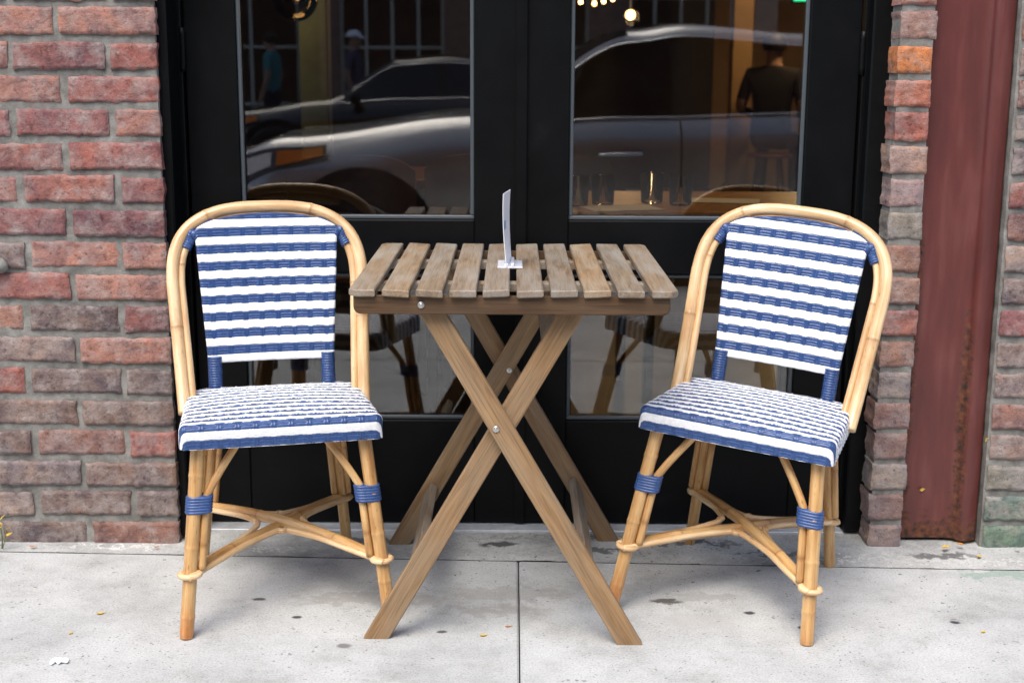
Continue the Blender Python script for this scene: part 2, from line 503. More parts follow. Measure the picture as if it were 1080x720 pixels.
def mat_weave(name, c1, c2, rough):
    m, nt, b = new_mat(name)
    tc = nd(nt, 'ShaderNodeTexCoord')
    n = nd(nt, 'ShaderNodeTexNoise', i_Scale=140.0, i_Detail=3.0)
    nt.links.new(tc.outputs['Object'], n.inputs['Vector'])
    r = ramp(nt, [(.35, c1), (.65, c2)])
    nt.links.new(n.outputs['Fac'], r.inputs[0]); nt.links.new(r.outputs[0], b.inputs['Base Color'])
    b.inputs['Roughness'].default_value = rough
    return m

def mat_carpaint(name, col, metal=.6):
    m, nt, b = new_mat(name)
    b.inputs['Base Color'].default_value = (*col, 1)
    b.inputs['Metallic'].default_value = metal
    b.inputs['Roughness'].default_value = .3
    b.inputs['Coat Weight'].default_value = 1.0
    b.inputs['Coat Roughness'].default_value = .03
    return m

M = dict(
    cane=mat_rattan('honey_rattan', (.58, .355, .145), (.72, .50, .25), (.40, .20, .07)),
    cane_pale=mat_rattan('pale_rattan', (.72, .50, .27), (.84, .66, .42), (.55, .34, .16)),
    blue=mat_weave('blue_resin_cane', (.023, .057, .172), (.038, .088, .245), .34),
    navy=mat_weave('navy_resin_cane', (.019, .050, .155), (.030, .074, .215), .36),
    white=mat_weave('white_resin_cane', (.76, .77, .79), (.86, .87, .88), .42),
    brick=mat_brick(), mortar=mat_mortar(),
    door=mat_black_paint(),
    bead=simple('grey_glazing_bead', (.065, .08, .092), .4),
    glass=mat_glass('door_glass', 1.86),
    drinkglass=mat_glass('tumbler_glass', 1.35, (.97, .98, .97)),
    sill=simple('grey_metal_sill', (.50, .525, .55), .5, .2, var=.25, scale=20),
    table=mat_wood('weathered_acacia', (.33, .255, .18), (.235, .175, .118), (.125, .09, .06), (.30, .275, .24), .9),
    leg=mat_wood('brown_acacia', (.37, .235, .122), (.265, .162, .08), (.165, .097, .048), (.29, .225, .155), .5),
    steel=simple('zinc_bolt', (.62, .62, .60), .3, 1.0),
    red=mat_redsteel(),
    paper=simple('white_paper', (.88, .90, .94), .6),
    acrylic=simple('clear_acrylic', (.80, .83, .90), .12, 0, .6),
    dark=simple('dark_hollow', (.01, .01, .01), .8),
)

# ------------------------------------------------------------------ the setting: ground
def seam_y(x): return -.098 - .036 * x
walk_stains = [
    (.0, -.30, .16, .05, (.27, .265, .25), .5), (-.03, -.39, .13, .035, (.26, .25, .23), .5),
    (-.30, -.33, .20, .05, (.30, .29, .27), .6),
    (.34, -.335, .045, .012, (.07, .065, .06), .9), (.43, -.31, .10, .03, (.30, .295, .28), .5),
    (-.545, -.335, .018, .009, (.05, .05, .045), .9), (-.446, -.43, .013, .009, (.04, .04, .045), .95),
    (-.33, -.57, .018, .013, (.13, .13, .12), .8), (.505, -.395, .014, .011, (.04, .04, .045), .95),
    (.925, -.44, .013, .010, (.03, .035, .05), .95), (.39, -.44, .10, .05, (.40, .395, .385), .5),
    (1.12, -.17, .14, .03, (.20, .31, .25), .6), (-.14, -.50, .013, .008, (.06, .06, .06), .9),
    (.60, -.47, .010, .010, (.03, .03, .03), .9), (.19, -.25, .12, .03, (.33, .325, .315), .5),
]
M['walk'] = mat_concrete('sidewalk_concrete', (.455, .468, .465), True, walk_stains)
M['strip'] = mat_concrete('worn_concrete_strip', (.40, .408, .40), True,
                          [(-.03, .005, .055, .018, (.045, .045, .045), .9), (.42, .02, .15, .02, (.10, .10, .10), .8),
                           (-.36, .03, .14, .018, (.12, .12, .11), .8), (.22, -.035, .11, .02, (.09, .09, .085), .85),
                           (.62, -.05, .12, .016, (.14, .14, .13), .8), (1.02, -.055, .10, .022, (.10, .10, .10), .85),
                           (-.95, -.022, .17, .006, (.62, .62, .6), .85), (.75, -.075, .3, .008, (.60, .60, .58), .7),
                           (-.6, -.035, .12, .006, (.58, .58, .56), .7), (1.1, -.09, .25, .008, (.58, .58, .56), .7),
                           (.15, .055, .3, .014, (.16, .16, .155), .7)], contrast=.34)
M['asphalt'] = mat_concrete('asphalt', (.055, .055, .058), False, contrast=.3)
M['kerb'] = mat_concrete('kerb_stone', (.38, .38, .37), False)
M['earth'] = simple('ground_fill', (.10, .095, .085), .9, var=.3, scale=4)

def slab(b, poly, z1, z0, bev=.006):
    """a convex slab with a soft top edge"""
    n = len(poly)
    c = Vector((sum(p[0] for p in poly) / n, sum(p[1] for p in poly) / n))
    def ins(p, d):
        v = Vector(p) - c
        return Vector(p) - Vector((math.copysign(d, v.x), math.copysign(d, v.y)))
    vs = [Vector((*p, z0)) for p in poly] + [Vector((*p, z1 - bev)) for p in poly] + [Vector((*ins(p, bev), z1)) for p in poly]
    fs = [tuple(range(2 * n, 3 * n))]
    for k in range(n):
        j = (k + 1) % n
        fs += [(k, j, n + j, n + k), (n + k, n + j, 2 * n + j, 2 * n + k)]
    b.add(vs, fs)

KERB_Y = -3.42
b = MB()
JX = .018
xs = [JX + 1.52 * k for k in range(-9, 11)]
for x0, x1 in zip(xs[:-1], xs[1:]):
    g = .0013
    if -2 < x0 < 2 or -2 < x1 < 2:
        ya, yb = seam_y(max(-2.5, min(2.5, x0))), seam_y(max(-2.5, min(2.5, x1)))
    else: ya = yb = seam_y(max(-2.5, min(2.5, x0)))
    slab(b, [(x0 + g, -1.75), (x1 - g, -1.75), (x1 - g, yb - .0015), (x0 + g, ya - .0015)], 0, -.12, .004)
    slab(b, [(x0 + g, KERB_Y + .003), (x1 - g, KERB_Y + .003), (x1 - g, -1.757), (x0 + g, -1.757)], 0, -.12, .004)
tag(b.build('sidewalk', M['walk']), kind='structure')
b = MB()
def strip_fn(u, v):
    x = -13.66 + 29.0 * u if False else -3.0 + 6.0 * u
    y0 = seam_y(max(-2.5, min(2.5, x))) - .0036 + max(-.001, .006 * mnoise.noise((x * 7, 1, 4)) + .003 * mnoise.noise((x * 41, 1, 9)))
    y = y0 + (.17 - y0) * v
    z = .0012 + .003 * v + .003 * mnoise.noise((x * 9, y * 20, 3)) * (1 if .02 < v else .2)
    return (x, y, z)
b.grid(700, 14, strip_fn)
tag(b.build('pavement_edge', M['strip']), kind='structure')
b = MB(); b.box((-14, KERB_Y - .15, -.32), (16, KERB_Y, .002), .015)
tag(b.build('kerb', M['kerb']), kind='structure')
b = MB(); b.grid(60, 12, lambda u, v: (-70 + 140 * u, -12.4 + (KERB_Y - .15 + 12.4) * v, -.16 + .04 * math.sin(math.pi * v)))
tag(b.build('road', M['asphalt']), kind='structure')
b = MB(); b.box((-60, -12.55, -.4), (60, -12.4, -.05), .015)
b.box((-60, -16.0, -.4), (60, -12.553, -.055), .01)
tag(b.build('far_pavement', M['kerb']), kind='structure')
b = MB(); b.add([(-400, -400, -.45), (400, -400, -.45), (400, 400, -.45), (-400, 400, -.45)], [(0, 1, 2, 3)])
tag(b.build('ground', M['earth']), kind='structure')

# ------------------------------------------------------------------ brick walls
COURSE = .0748
REDS = [(.30, .128, .100), (.28, .122, .104), (.32, .165, .135), (.24, .098, .086), (.30, .155, .130), (.24, .108, .102), (.34, .195, .16), (.20, .093, .092)]
DULL = [(.19, .133, .118), (.21, .155, .14), (.17, .13, .122), (.20, .168, .15), (.155, .113, .107), (.235, .182, .162), (.19, .108, .096), (.21, .118, .102)]
def brick_col(row, rng):
    t = 1 - min(1, row / 9.5)
    p = .06 + .86 * t
    c = rng.choice(DULL) if rng.random() < p else rng.choice(REDS)
    k = .88 + .26 * rng.random()
    return tuple(x * k for x in c)
def one_brick(b, x0, x1, z0, z1, yf, yb, col, seed, fine, wear=.004):
    nu, nv = (max(10, int((x1 - x0) / .0058)), 13) if fine else (4, 2)
    rx = .0042
    tw = (mnoise.noise((seed * 3.1, 1.7, 0)) * .004, mnoise.noise((seed * 2.3, 9.1, 0)) * .003)
    def disp(p):
        q = Vector((p[0] * 26 + seed * 7.3, p[1] * 26, p[2] * 26 + seed * 1.9))
        d = mnoise.noise(q) * .0017 + mnoise.noise(q * 3.7) * .0013 + mnoise.noise(q * 9.0) * .0006
        big = mnoise.noise(Vector((p[0] * 9 + seed, p[2] * 14, seed * .7)))
        d -= min(.0016, max(0, big - .36) * .03) * (1 if fine else 0)
        return d
    W, Hh = x1 - x0, z1 - z0
    def edge(p, seed2):  # ragged outline
        return (mnoise.noise((p[0] * 34 + seed2, p[2] * 34, seed2 * .37)) + .7 * mnoise.noise((p[0] * 95 + seed2, p[2] * 95, seed2 * .61))) * wear
    def front(u, v):
        x = x0 + W * u; z = z0 + Hh * v
        du = min(u, 1 - u) * W; dv = min(v, 1 - v) * Hh
        d = min(du, dv)
        rnd = max(0, rx - d)
        y = yf + (rx - math.sqrt(max(0, rx * rx - rnd * rnd)))
        y -= disp((x, yf, z)) * min(1, d / .006 + .25)
        y += tw[0] * (u - .5) * 2
        e = edge((x, 0, z), seed)
        if du < .004: x += (e if u < .5 else -e) * .8
        if dv < .004: z += (e if v < .5 else -e) * .9
        z += tw[1] * (u - .5)
        return (x, y, z)
    b.grid(nu, nv, front, 0, True, None, None, lambda u, v: (*col, 1))
    # side, top and bottom faces run back from the front outline
    ns = 6 if fine else 1
    def skin(getp, n, flip):
        vs = []; fs = []
        for i in range(n + 1):
            p = Vector(getp(i / n))
            for k in range(ns + 1):
                t = k / ns
                q = Vector((p.x, p.y + (yb - p.y) * t, p.z))
                if 0 < t < 1 and fine:
                    dd = mnoise.noise((q.y * 40 + seed, q.z * 30 + seed, q.x * 30)) * .003
                    q.x += dd
                vs.append(q)
        for i in range(n):
            for k in range(ns):
                a = i * (ns + 1) + k
                f = (a, a + 1, a + ns + 2, a + ns + 1)
                fs.append(f if flip else tuple(reversed(f)))
        b.add(vs, fs, 0, True, None, (*col, 1))
    skin(lambda t: front(t, 0), nu, True)
    skin(lambda t: front(t, 1), nu, False)
    skin(lambda t: front(0, t), nv, False)
    skin(lambda t: front(1, t), nv, True)

def mortar_sheet(b, x0, x1, z0, z1, yb, y0=.0085, left=False, right=False, res=.011):
    """mortar body: bumpy front, returns at the sides"""
    nu = max(2, int((x1 - x0) / res)); nv = max(2, int((z1 - z0) / res))
    def f(u, v):
        x = x0 + (x1 - x0) * u; z = z0 + (z1 - z0) * v
        return (x, y0 + mnoise.noise((x * 45, 2, z * 45)) * .0028 + mnoise.noise((x * 8, 5, z * 8)) * .0022, z)
    b.grid(nu, nv, f, 1, True)
    for on, u in ((left, 0), (right, 1)):
        if not on: continue
        def g(a, v):
            p = Vector(f(u, v)); q = Vector((p.x, yb, p.z))
            w = p.lerp(q, a)
            w.x += mnoise.noise((w.y * 30, 7, w.z * 30)) * .004 * (1 if 0 < a < 1 else 0)
            return w
        b.grid(8, nv, g, 1, True, flip=(u == 0))
    # back and top closers
    vs = [f(0, 1), f(1, 1), (x1, yb, z1), (x0, yb, z1), (x0, yb, z0), (x1, yb, z0)]
    b.add(vs, [(0, 1, 2, 3), (3, 2, 5, 4)], 1)

# left wall: courses are laid from the door corner outwards
ROWS = 32
def brick_wall(name, xa, xb, side, label, seed, left, right, off=0, inset=.003, dull=False):
    rng = random.Random(seed)
    b = MB()
    for r in range(ROWS):
        z0 = -.004 + r * COURSE; z1 = z0 + COURSE - .0155
        fine = z0 < 1.5
        half = (r + off) % 2
        x = 0.0; first = True
        Wd = xb - xa
        while x < Wd - .02:
            L = (.100 if half else .208) if first else .205
            L += rng.uniform(-.008, .008)
            if x + L > Wd - .05: L = Wd - x
            far = x > 1.15
            col = tuple(c * 1.15 for c in rng.choice(DULL)) if dull and rng.random() < .8 else brick_col(r, rng)
            if dull and r < 3: col = ((.13, .19, .155), (.16, .20, .165), (.20, .19, .165))[r]
            jit = rng.uniform(-.003, .003)
            a0 = x + (0 if first else .0)
            a1 = x + L
            if side == 'R': X0, X1 = xb - a1, xb - a0
            else: X0, X1 = xa + a0, xa + a1
            zj = rng.uniform(-.0025, .0025)
            one_brick(b, X0, X1, z0 + zj, z1 + zj + rng.uniform(-.003, .001), jit - .002 if first else jit, .10 if first else .03, col, rng.random() * 90, fine and not far)
            x += L + .0155 + rng.uniform(-.003, .004); first = False
    mortar_sheet(b, xa + (inset if left else 0), xb - (inset if right else 0), -.03, ROWS * COURSE - .004, .25, .0068, left, right)
    o = b.build(name, [M['brick'], M['mortar']])
    return tag(o, label, 'wall')
wl = brick_wall('brick_wall', -2.6, -.797, 'R', 'weathered red brick wall left of the black doors, sooty towards the pavement', 11, False, True, 0)
wr = brick_wall('brick_wall', 1.134, 2.9, 'L', 'sliver of pinkish brick wall right of the red steel column', 5, True, False, 1, -.006, True)
# a rounded grey stone bedded in the left wall
b = MB()
b.lathe([(0.001, .03), (.018, .026), (.026, .012), (.028, 0), (.026, -.012), (.018, -.02), (.001, -.022)], (0, 0, 0), 20)
o = b.build('grey_stone', M['mortar'], wl); o.location = (-1.195, -.006, .672); o.scale = (1.3, .8, .75)

# pier between door and column: one header per course, each of its own colour
PIER = [(.28, .21, .19), (.25, .165, .145), (.30, .25, .22), (.26, .17, .15), (.28, .165, .14), (.29, .24, .22),
        (.30, .18, .15), (.33, .145, .115), (.27, .17, .14), (.27, .15, .115), (.22, .20, .175), (.30, .21, .20), (.33, .22, .18), (.33, .12, .09), (.39, .15, .10), (.52, .19, .07), (.27, .17, .15),
        (.34, .15, .12), (.30, .13, .10)]
rng = random.Random(3)
b = MB()
for r in range(ROWS):
    z0 = -.004 + r * COURSE; z1 = z0 + COURSE - .014
    col = PIER[r] if r < len(PIER) else rng.choice(REDS)
    xr = .938 + rng.uniform(-.003, .004)
    one_brick(b, .858 + rng.uniform(-.003, .003), xr, z0, z1 + rng.uniform(-.003, .002), rng.uniform(-.004, .002), .10, col, rng.random() * 90, True, .0035)
mortar_sheet(b, .8625, .936, -.03, ROWS * COURSE - .004, .25, .0065, True, True)
tag(b.build('brick_pier', [M['brick'], M['mortar']]), 'narrow brick pier with one orange brick between the black doors and the red column', 'pier')

# red steel column
b = MB()
def rust(x, z):
    t = 0.0
    t = max(t, .42 * math.exp(-((x - .950) / .020) ** 2) * (1 if z < .75 else .35))
    t = max(t, .46 * math.exp(-((x - 1.072) / .022) ** 2) * max(.0, min(1, (.80 - z) / .35)))
    t = max(t, .52 * math.exp(-(z / .10) ** 2))
    t = max(t, .27 * math.exp(-((x - 1.112) / .02) ** 2) * max(.3, min(1, (.9 - z) / .4)))
    return t
prof = [(.925, .045), (.95, .040), (1.00, .040), (1.04, .040), (1.066, .0385), (1.074, .033), (1.079, .024), (1.085, .018), (1.092, .016), (1.100, .017), (1.108, .020), (1.118, .024), (1.124, .028), (1.127, .036), (1.127, .2)]
def colf(u, v):
    k = u * (len(prof) - 1); i = min(int(k), len(prof) - 2); t = k - i
    x = prof[i][0] * (1 - t) + prof[i + 1][0] * t; y = prof[i][1] * (1 - t) + prof[i + 1][1] * t
    z = .012 + 2.36 * v
    return (x, y + mnoise.noise((x * 30, 1, z * 12)) * .0012, z)
b.grid((len(prof) - 1) * 3, 160, colf, 0, True, None, None, lambda u, v: (rust(*(lambda p: (p[0], p[2]))(colf(u, v))), 0, 0, 1))
b.add([(.925, .045, 2.372), (1.127, .045, 2.372), (1.127, .2, 2.372), (.925, .2, 2.372)], [(0, 1, 2, 3)], col=(0, 0, 0, 1))
tag(b.build('steel_column', M['red']), 'dark red painted steel column with rust along its edges, right of the brick pier', 'column')

# front of the building above the doors, and its walls further along the street
def mat_brick_tex():
    m, nt, b_ = new_mat('upper_brickwork')
    tc = nd(nt, 'ShaderNodeTexCoord')
    mp = nd(nt, 'ShaderNodeMapping'); mp.inputs['Rotation'].default_value = (R(90), 0, 0)
    nt.links.new(tc.outputs['Object'], mp.inputs['Vector'])
    br = nd(nt, 'ShaderNodeTexBrick', i_Scale=1.0)
    br.inputs['Brick Width'].default_value = .22; br.inputs['Row Height'].default_value = .0748; br.inputs['Mortar Size'].default_value = .008
    br.inputs['Color1'].default_value = (.33, .12, .09, 1); br.inputs['Color2'].default_value = (.24, .12, .10, 1); br.inputs['Mortar'].default_value = (.25, .24, .22, 1)
    nt.links.new(mp.outputs[0], br.inputs['Vector']); nt.links.new(br.outputs['Color'], b_.inputs['Base Color'])
    b_.inputs['Roughness'].default_value = .9
    return m
M['upper'] = mat_brick_tex()
bf = empty('building_front', (0, 0, 0), 0, 'upper brick front of the building above the black doors', 'building')
b = MB(); b.box((-9, .02, 2.62), (11, .5, 6.4)); b.box((-9, .02, -.3), (-2.603, .5, 2.617)); b.box((2.903, .02, -.3), (11, .5, 2.617))
b.build('wall', M['upper'], bf)
b = MB(); b.box((-2.6, -.03, 2.40), (2.9, .3, 2.617), .01); b.build('lintel', M['door'], bf)
b = MB(); b.box((-9, -.25, 6.403), (11, .55, 6.65), .03); b.build('cornice', M['kerb'], bf)

# ------------------------------------------------------------------ double door
DY = .13   # face of the leaves
dd = empty('double_door', (.021, DY, .012), 0, 'black glazed double doors with tall upper panes, behind the folding table', 'doors')
def dpart(b, name, mat, par=None):
    o = b.build(name, mat, par or dd)
    return o
def dbox(b, x0, y0, z0, x1, y1, z1, bev=.002):   # door-local: x from the meeting line, y from the leaf face, z from the sidewalk
    b.box((x0, y0, z0 - .012), (x1, y1, z1 - .012), bev)
DH = 2.26
b = MB()
for s in (-1, 1):
    a0, a1 = sorted((s * .799, s * .90))
    dbox(b, a0, -.050 if s > 0 else -.108, .012, a1, .12, DH + .09, .004)
    a0, a1 = sorted((s * .790, s * .8065))
    dbox(b, a0, -.012, .012, a1, .021, DH + .006, .002)
dbox(b, -.788, -.05, DH + .008, .788, .12, DH + .10, .004)
dpart(b, 'frame', M['door'])
b = MB(); dbox(b, -.798, -.048, -.01, .798, .10, .0095, .002); dpart(b, 'threshold', M['sill'])
for s in (-1, 1):
    leaf = MB()
    g0, g1 = .112, .667
    e0, e1 = .0025, .786
    def sb(x0, y0, z0, x1, y1, z1, bev=.0025):
        a, c_ = sorted((s * x0, s * x1)); dbox(leaf, a, y0, z0, c_, y1, z1, bev)
    Z = [.0125, .276, .640, .769, DH - .15, DH]
    sb(e0, 0, Z[0], g0, .045, Z[5]); sb(g1, 0, Z[0], e1, .045, Z[5])
    sb(g0, .0005, Z[0], g1, .0445, Z[1]); sb(g0, .0005, Z[2], g1, .0445, Z[3]); sb(g0, .0005, Z[4], g1, .0445, Z[5])
    if s == 1: sb(-.014, -.010, Z[0] + .002, .012, -.0006, Z[5] - .002, .002)
    lf = dpart(leaf, 'door_leaf', M['door'])
    for (za, zb) in ((Z[1], Z[2]), (Z[3], Z[4])):
        bd = MB(); w = .010
        def bb(x0, z0, x1, z1):
            a, c_ = sorted((s * x0, s * x1)); bd.box((a, .008, z0 - .012), (c_, .020, z1 - .012), .002)
        bb(g0 + .0005, za + .0005, g1 - .0005, za + w); bb(g0 + .0005, zb - w, g1 - .0005, zb - .0005)
        bb(g0 + .0005, za + w + .0002, g0 + w, zb - w - .0002); bb(g1 - w, za + w + .0002, g1 - .0005, zb - w - .0002)
        bd.build('glazing_bead', M['bead'], lf)
        pn = MB(); a, c_ = sorted((s * (g0 + .003), s * (g1 - .003)))
        pn.box((a, .021, za + .003 - .012), (c_, .027, zb - .003 - .012))
        pn.build('pane', M['glass'], lf)
    hg = MB()
    for z in (.25, 1.15, 2.05):
        hg.tube([(s * .789, -.008, z - .05), (s * .789, -.008, z + .05)], .007, 10)
    hg.build('hinge', M['door'], lf)
    if s == 1:
        pu = MB()
        pu.tube([(.055, -.001, 1.42), (.055, -.045, 1.44), (.055, -.045, 1.76), (.055, -.001, 1.78)], .009, 12)
        pu.build('pull_handle', M['steel'], lf)

# ------------------------------------------------------------------ cafe chairs
PITCH = .0365; STK = .0352
def weave_h(s, t, top=False):
    """woven surface; s across (m), t along (m). Returns height and 0 blue, 1 white, 2 dark stake"""
    t = t + .0004 * math.cos(2 * math.pi * s / STK)
    if top: t = 2 * PITCH + (t - 2 * PITCH) * 1.32
    k = t / PITCH
    fr = k - math.floor(k)
    F_ = .40 if top else .485
    white = fr < F_
    q = fr / F_ if white else (fr - F_) / (1 - F_)                                     # 0..1 across this band
    strands = 4 if white else 3
    sp = (q * strands) % 1.0
    ridge = math.sqrt(max(0, 1 - (2 * sp - 1) ** 2))       # each strand is a round little rope
    edge = math.sin(math.pi * q) ** .5
    ph = (s / STK) % 1.0
    dd_ = min(ph, 1 - ph) * STK                            # distance to a stake
    if white:
        par = math.floor(k) % 2
        return .0003 + .0007 * ridge + .0006 * edge + .0005 * math.cos(math.pi * (s / STK + par)) * edge, 1
    if top:                                                # on the seat the white strands close over the blue in turn
        p2 = (s / STK + .5 * (math.floor(k) % 2)) % 1.0
        lens = math.sin(math.pi * p2) ** .27
        if abs(2 * q - 1) > lens * 1.0: return .0008 + .0004 * ridge, 1
        return -.0011 + .0012 * ridge, 0
    if dd_ < .0056:
        return .0003 + .0010 * math.sqrt(max(0, 1 - ((dd_ - .0028) / .0028) ** 2)), 2
    return -.0013 + .0020 * ridge + .0003 * edge, 0

def make_seat(parent):
    b = MB()
    a, yf, yr, zt, hh, rd = .202, -.198, .128, .432, .0475, .012
    NX, NY = 520, 400
    sx = a + hh; y0 = yf - hh; y1 = yr + hh
    def place(px, py, h):
        # inset rounded rectangle, tighter corners in front
        rc = .016 if py < 0 else .045
        cx = max(-(a - rc), min(a - rc, px)); cy = max(yf + rc, min(yr - rc, py))
        dx, dy = px - cx, py - cy
        d = math.hypot(dx, dy)
        crown = .010 * max(0, 1 - (px / a) ** 2) * max(0, 1 - ((py - (yf + yr) / 2) / ((yr - yf) / 2)) ** 2)
        if d < 1e-9: nx, ny = 0.0, 0.0
        else: nx, ny = dx / d, dy / d
        q = d - (rc - rd)                                      # distance past the start of the roll
        if d <= rc - rd:
            p = Vector((px, py, zt + crown)); n = Vector((0, 0, 1))
        else:
            bx, by = cx + nx * (rc - rd), cy + ny * (rc - rd)
            arc = rd * math.pi / 2
            if q < arc:
                th = q / rd
                p = Vector((bx + nx * rd * math.sin(th), by + ny * rd * math.sin(th), zt - rd * (1 - math.cos(th))))
                n = Vector((nx * math.sin(th), ny * math.sin(th), math.cos(th)))
            else:
                p = Vector((bx + nx * rd, by + ny * rd, zt - rd - (q - arc))); n = Vector((nx, ny, 0))
                if p.z < zt - hh: p.z = zt - hh
        p = p + n * h
        k = 1 - .55 * (p.y - yf) * .5 if p.y > yf else 1.0
        p.x *= k
        return p
    # sheet rows begin at the front lower hem so the front shows blue / white / blue
    tmax_front = hh - rd + rd * math.pi / 2 - rd + .0
    t0 = yf - (hh - rd + rd * math.pi / 2 - rd)
    def fn(u, v):
        px = -sx + 2 * sx * u; py = y0 + (y1 - y0) * v
        h, w = weave_h(px + .5 * STK, py - t0 + PITCH * .5, py > yf + .0128)
        return place(px, py, h)
    def mi(u, v):
        px = -sx + 2 * sx * u; py = y0 + (y1 - y0) * v
        return weave_h(px + .5 * STK, py - t0 + PITCH * .5, py > yf + .0128)[1]
    b.grid(NX, NY, fn, 0, True, None, mi)
    o = b.build('seat', [M['blue'], M['white'], M['navy']], parent)
    # hem: thin white binding under the edge
    h = MB()
    pts = []
    for k in range(48):
        an = 2 * math.pi * k / 48
        c_, s_ = math.cos(an), math.sin(an)
        e = .28
        x = (a - .004) * math.copysign(abs(c_) ** e, c_); y = (yf + yr) / 2 + ((yr - yf) / 2 - .004) * math.copysign(abs(s_) ** e, s_)
        x *= 1 - .55 * (y - yf) * .5
        pts.append((x, y, zt - hh + .001 + .0012 * math.sin(k * 2.6)))
    h.tube(pts, .0028, 6, closed=True, res=3)
    h.build('hem', M['white'], o)
    u = MB()
    u.add([(x * .97, (y + .035) * .97 - .035, z + .004) for x, y, z in pts], [tuple(range(47, -1, -1))])
    u.build('underside', M['cane'], o)
    return o

def stile_y(z): return .125 + .17 * (z - .43)
def make_panel(parent):
    b = MB()
    zb, zt_side, zapex = .486, .7605, .808
    NX, NY = 280, 290
    def hw(z): return .138 + (.155 - .138) * (z - zb) / (zt_side - zb)
    def top(z_):
        pass
    ex = .172
    def half(z):
        if z <= zt_side: return hw(z)
        # shoulders spread to meet the hoop, then the arch closes
        t = (z - zt_side) / (zapex - zt_side)
        return .161 * max(0.0, 1 - t ** 2.2) ** .5
    thick = .012
    def place(px, z, h, back=False):
        bow = .020 * (1 - (px / .16) ** 2)                    # slightly hollow towards the sitter
        y = stile_y(z) + bow * .6 - (0 if back else thick) 
        return Vector((px, y - h if not back else y + h, z))
    for back in (False, True):
        def fn(u, v):
            z = zb + (zapex - zb) * v
            w = half(z)
            px = w * (2 * u - 1)
            h, _ = weave_h(px + .5 * STK, z - zb)
            rim = min(u, 1 - u) * 2 * w
            vv = min(z - zb, 1)
            ed = min(rim, vv + .002)
            if ed < .007: h -= (thick * .5) * (1 - math.sqrt(max(0, 1 - (1 - ed / .007) ** 2)))
            return place(px, z, h, back)
        def mi(u, v):
            z = zb + (zapex - zb) * v
            return weave_h(half(z) * (2 * u - 1) + .5 * STK, z - zb)[1]
        b.grid(NX, NY, fn, 0, True, None, mi, flip=back)
    o = b.build('backrest', [M['blue'], M['white'], M['navy']], parent)
    return o

def hoop_pts(off=0.0, dy=0.0, n=30, zlow=.40):
    w0, w1, z1, zt, e = .192 - off, .206 - off, .660, .8205 - off, .72
    def y(z): return .03 + (stile_y(.80) - .03 + .010) * ((z - .40) / .40) ** .85 + dy if z > .40 else .03 + dy
    pts = []
    for i in range(7):
        t = i / 7
        z = zlow + (z1 - zlow) * t
        pts.append((-(w0 + (w1 - w0) * t), y(z), z))
    for i in range(n + 1):
        th = math.pi * i / n
        c_, s_ = math.cos(th), math.sin(th)
        z = z1 + (zt - z1) * s_ ** e
        pts.append((-w1 * math.copysign(abs(c_) ** e, c_), y(z), z))
    for i in range(7):
        t = 1 - (i + 1) / 7
        z = zlow + (z1 - zlow) * t
        pts.append(((w0 + (w1 - w0) * t), y(z), z))
    return pts

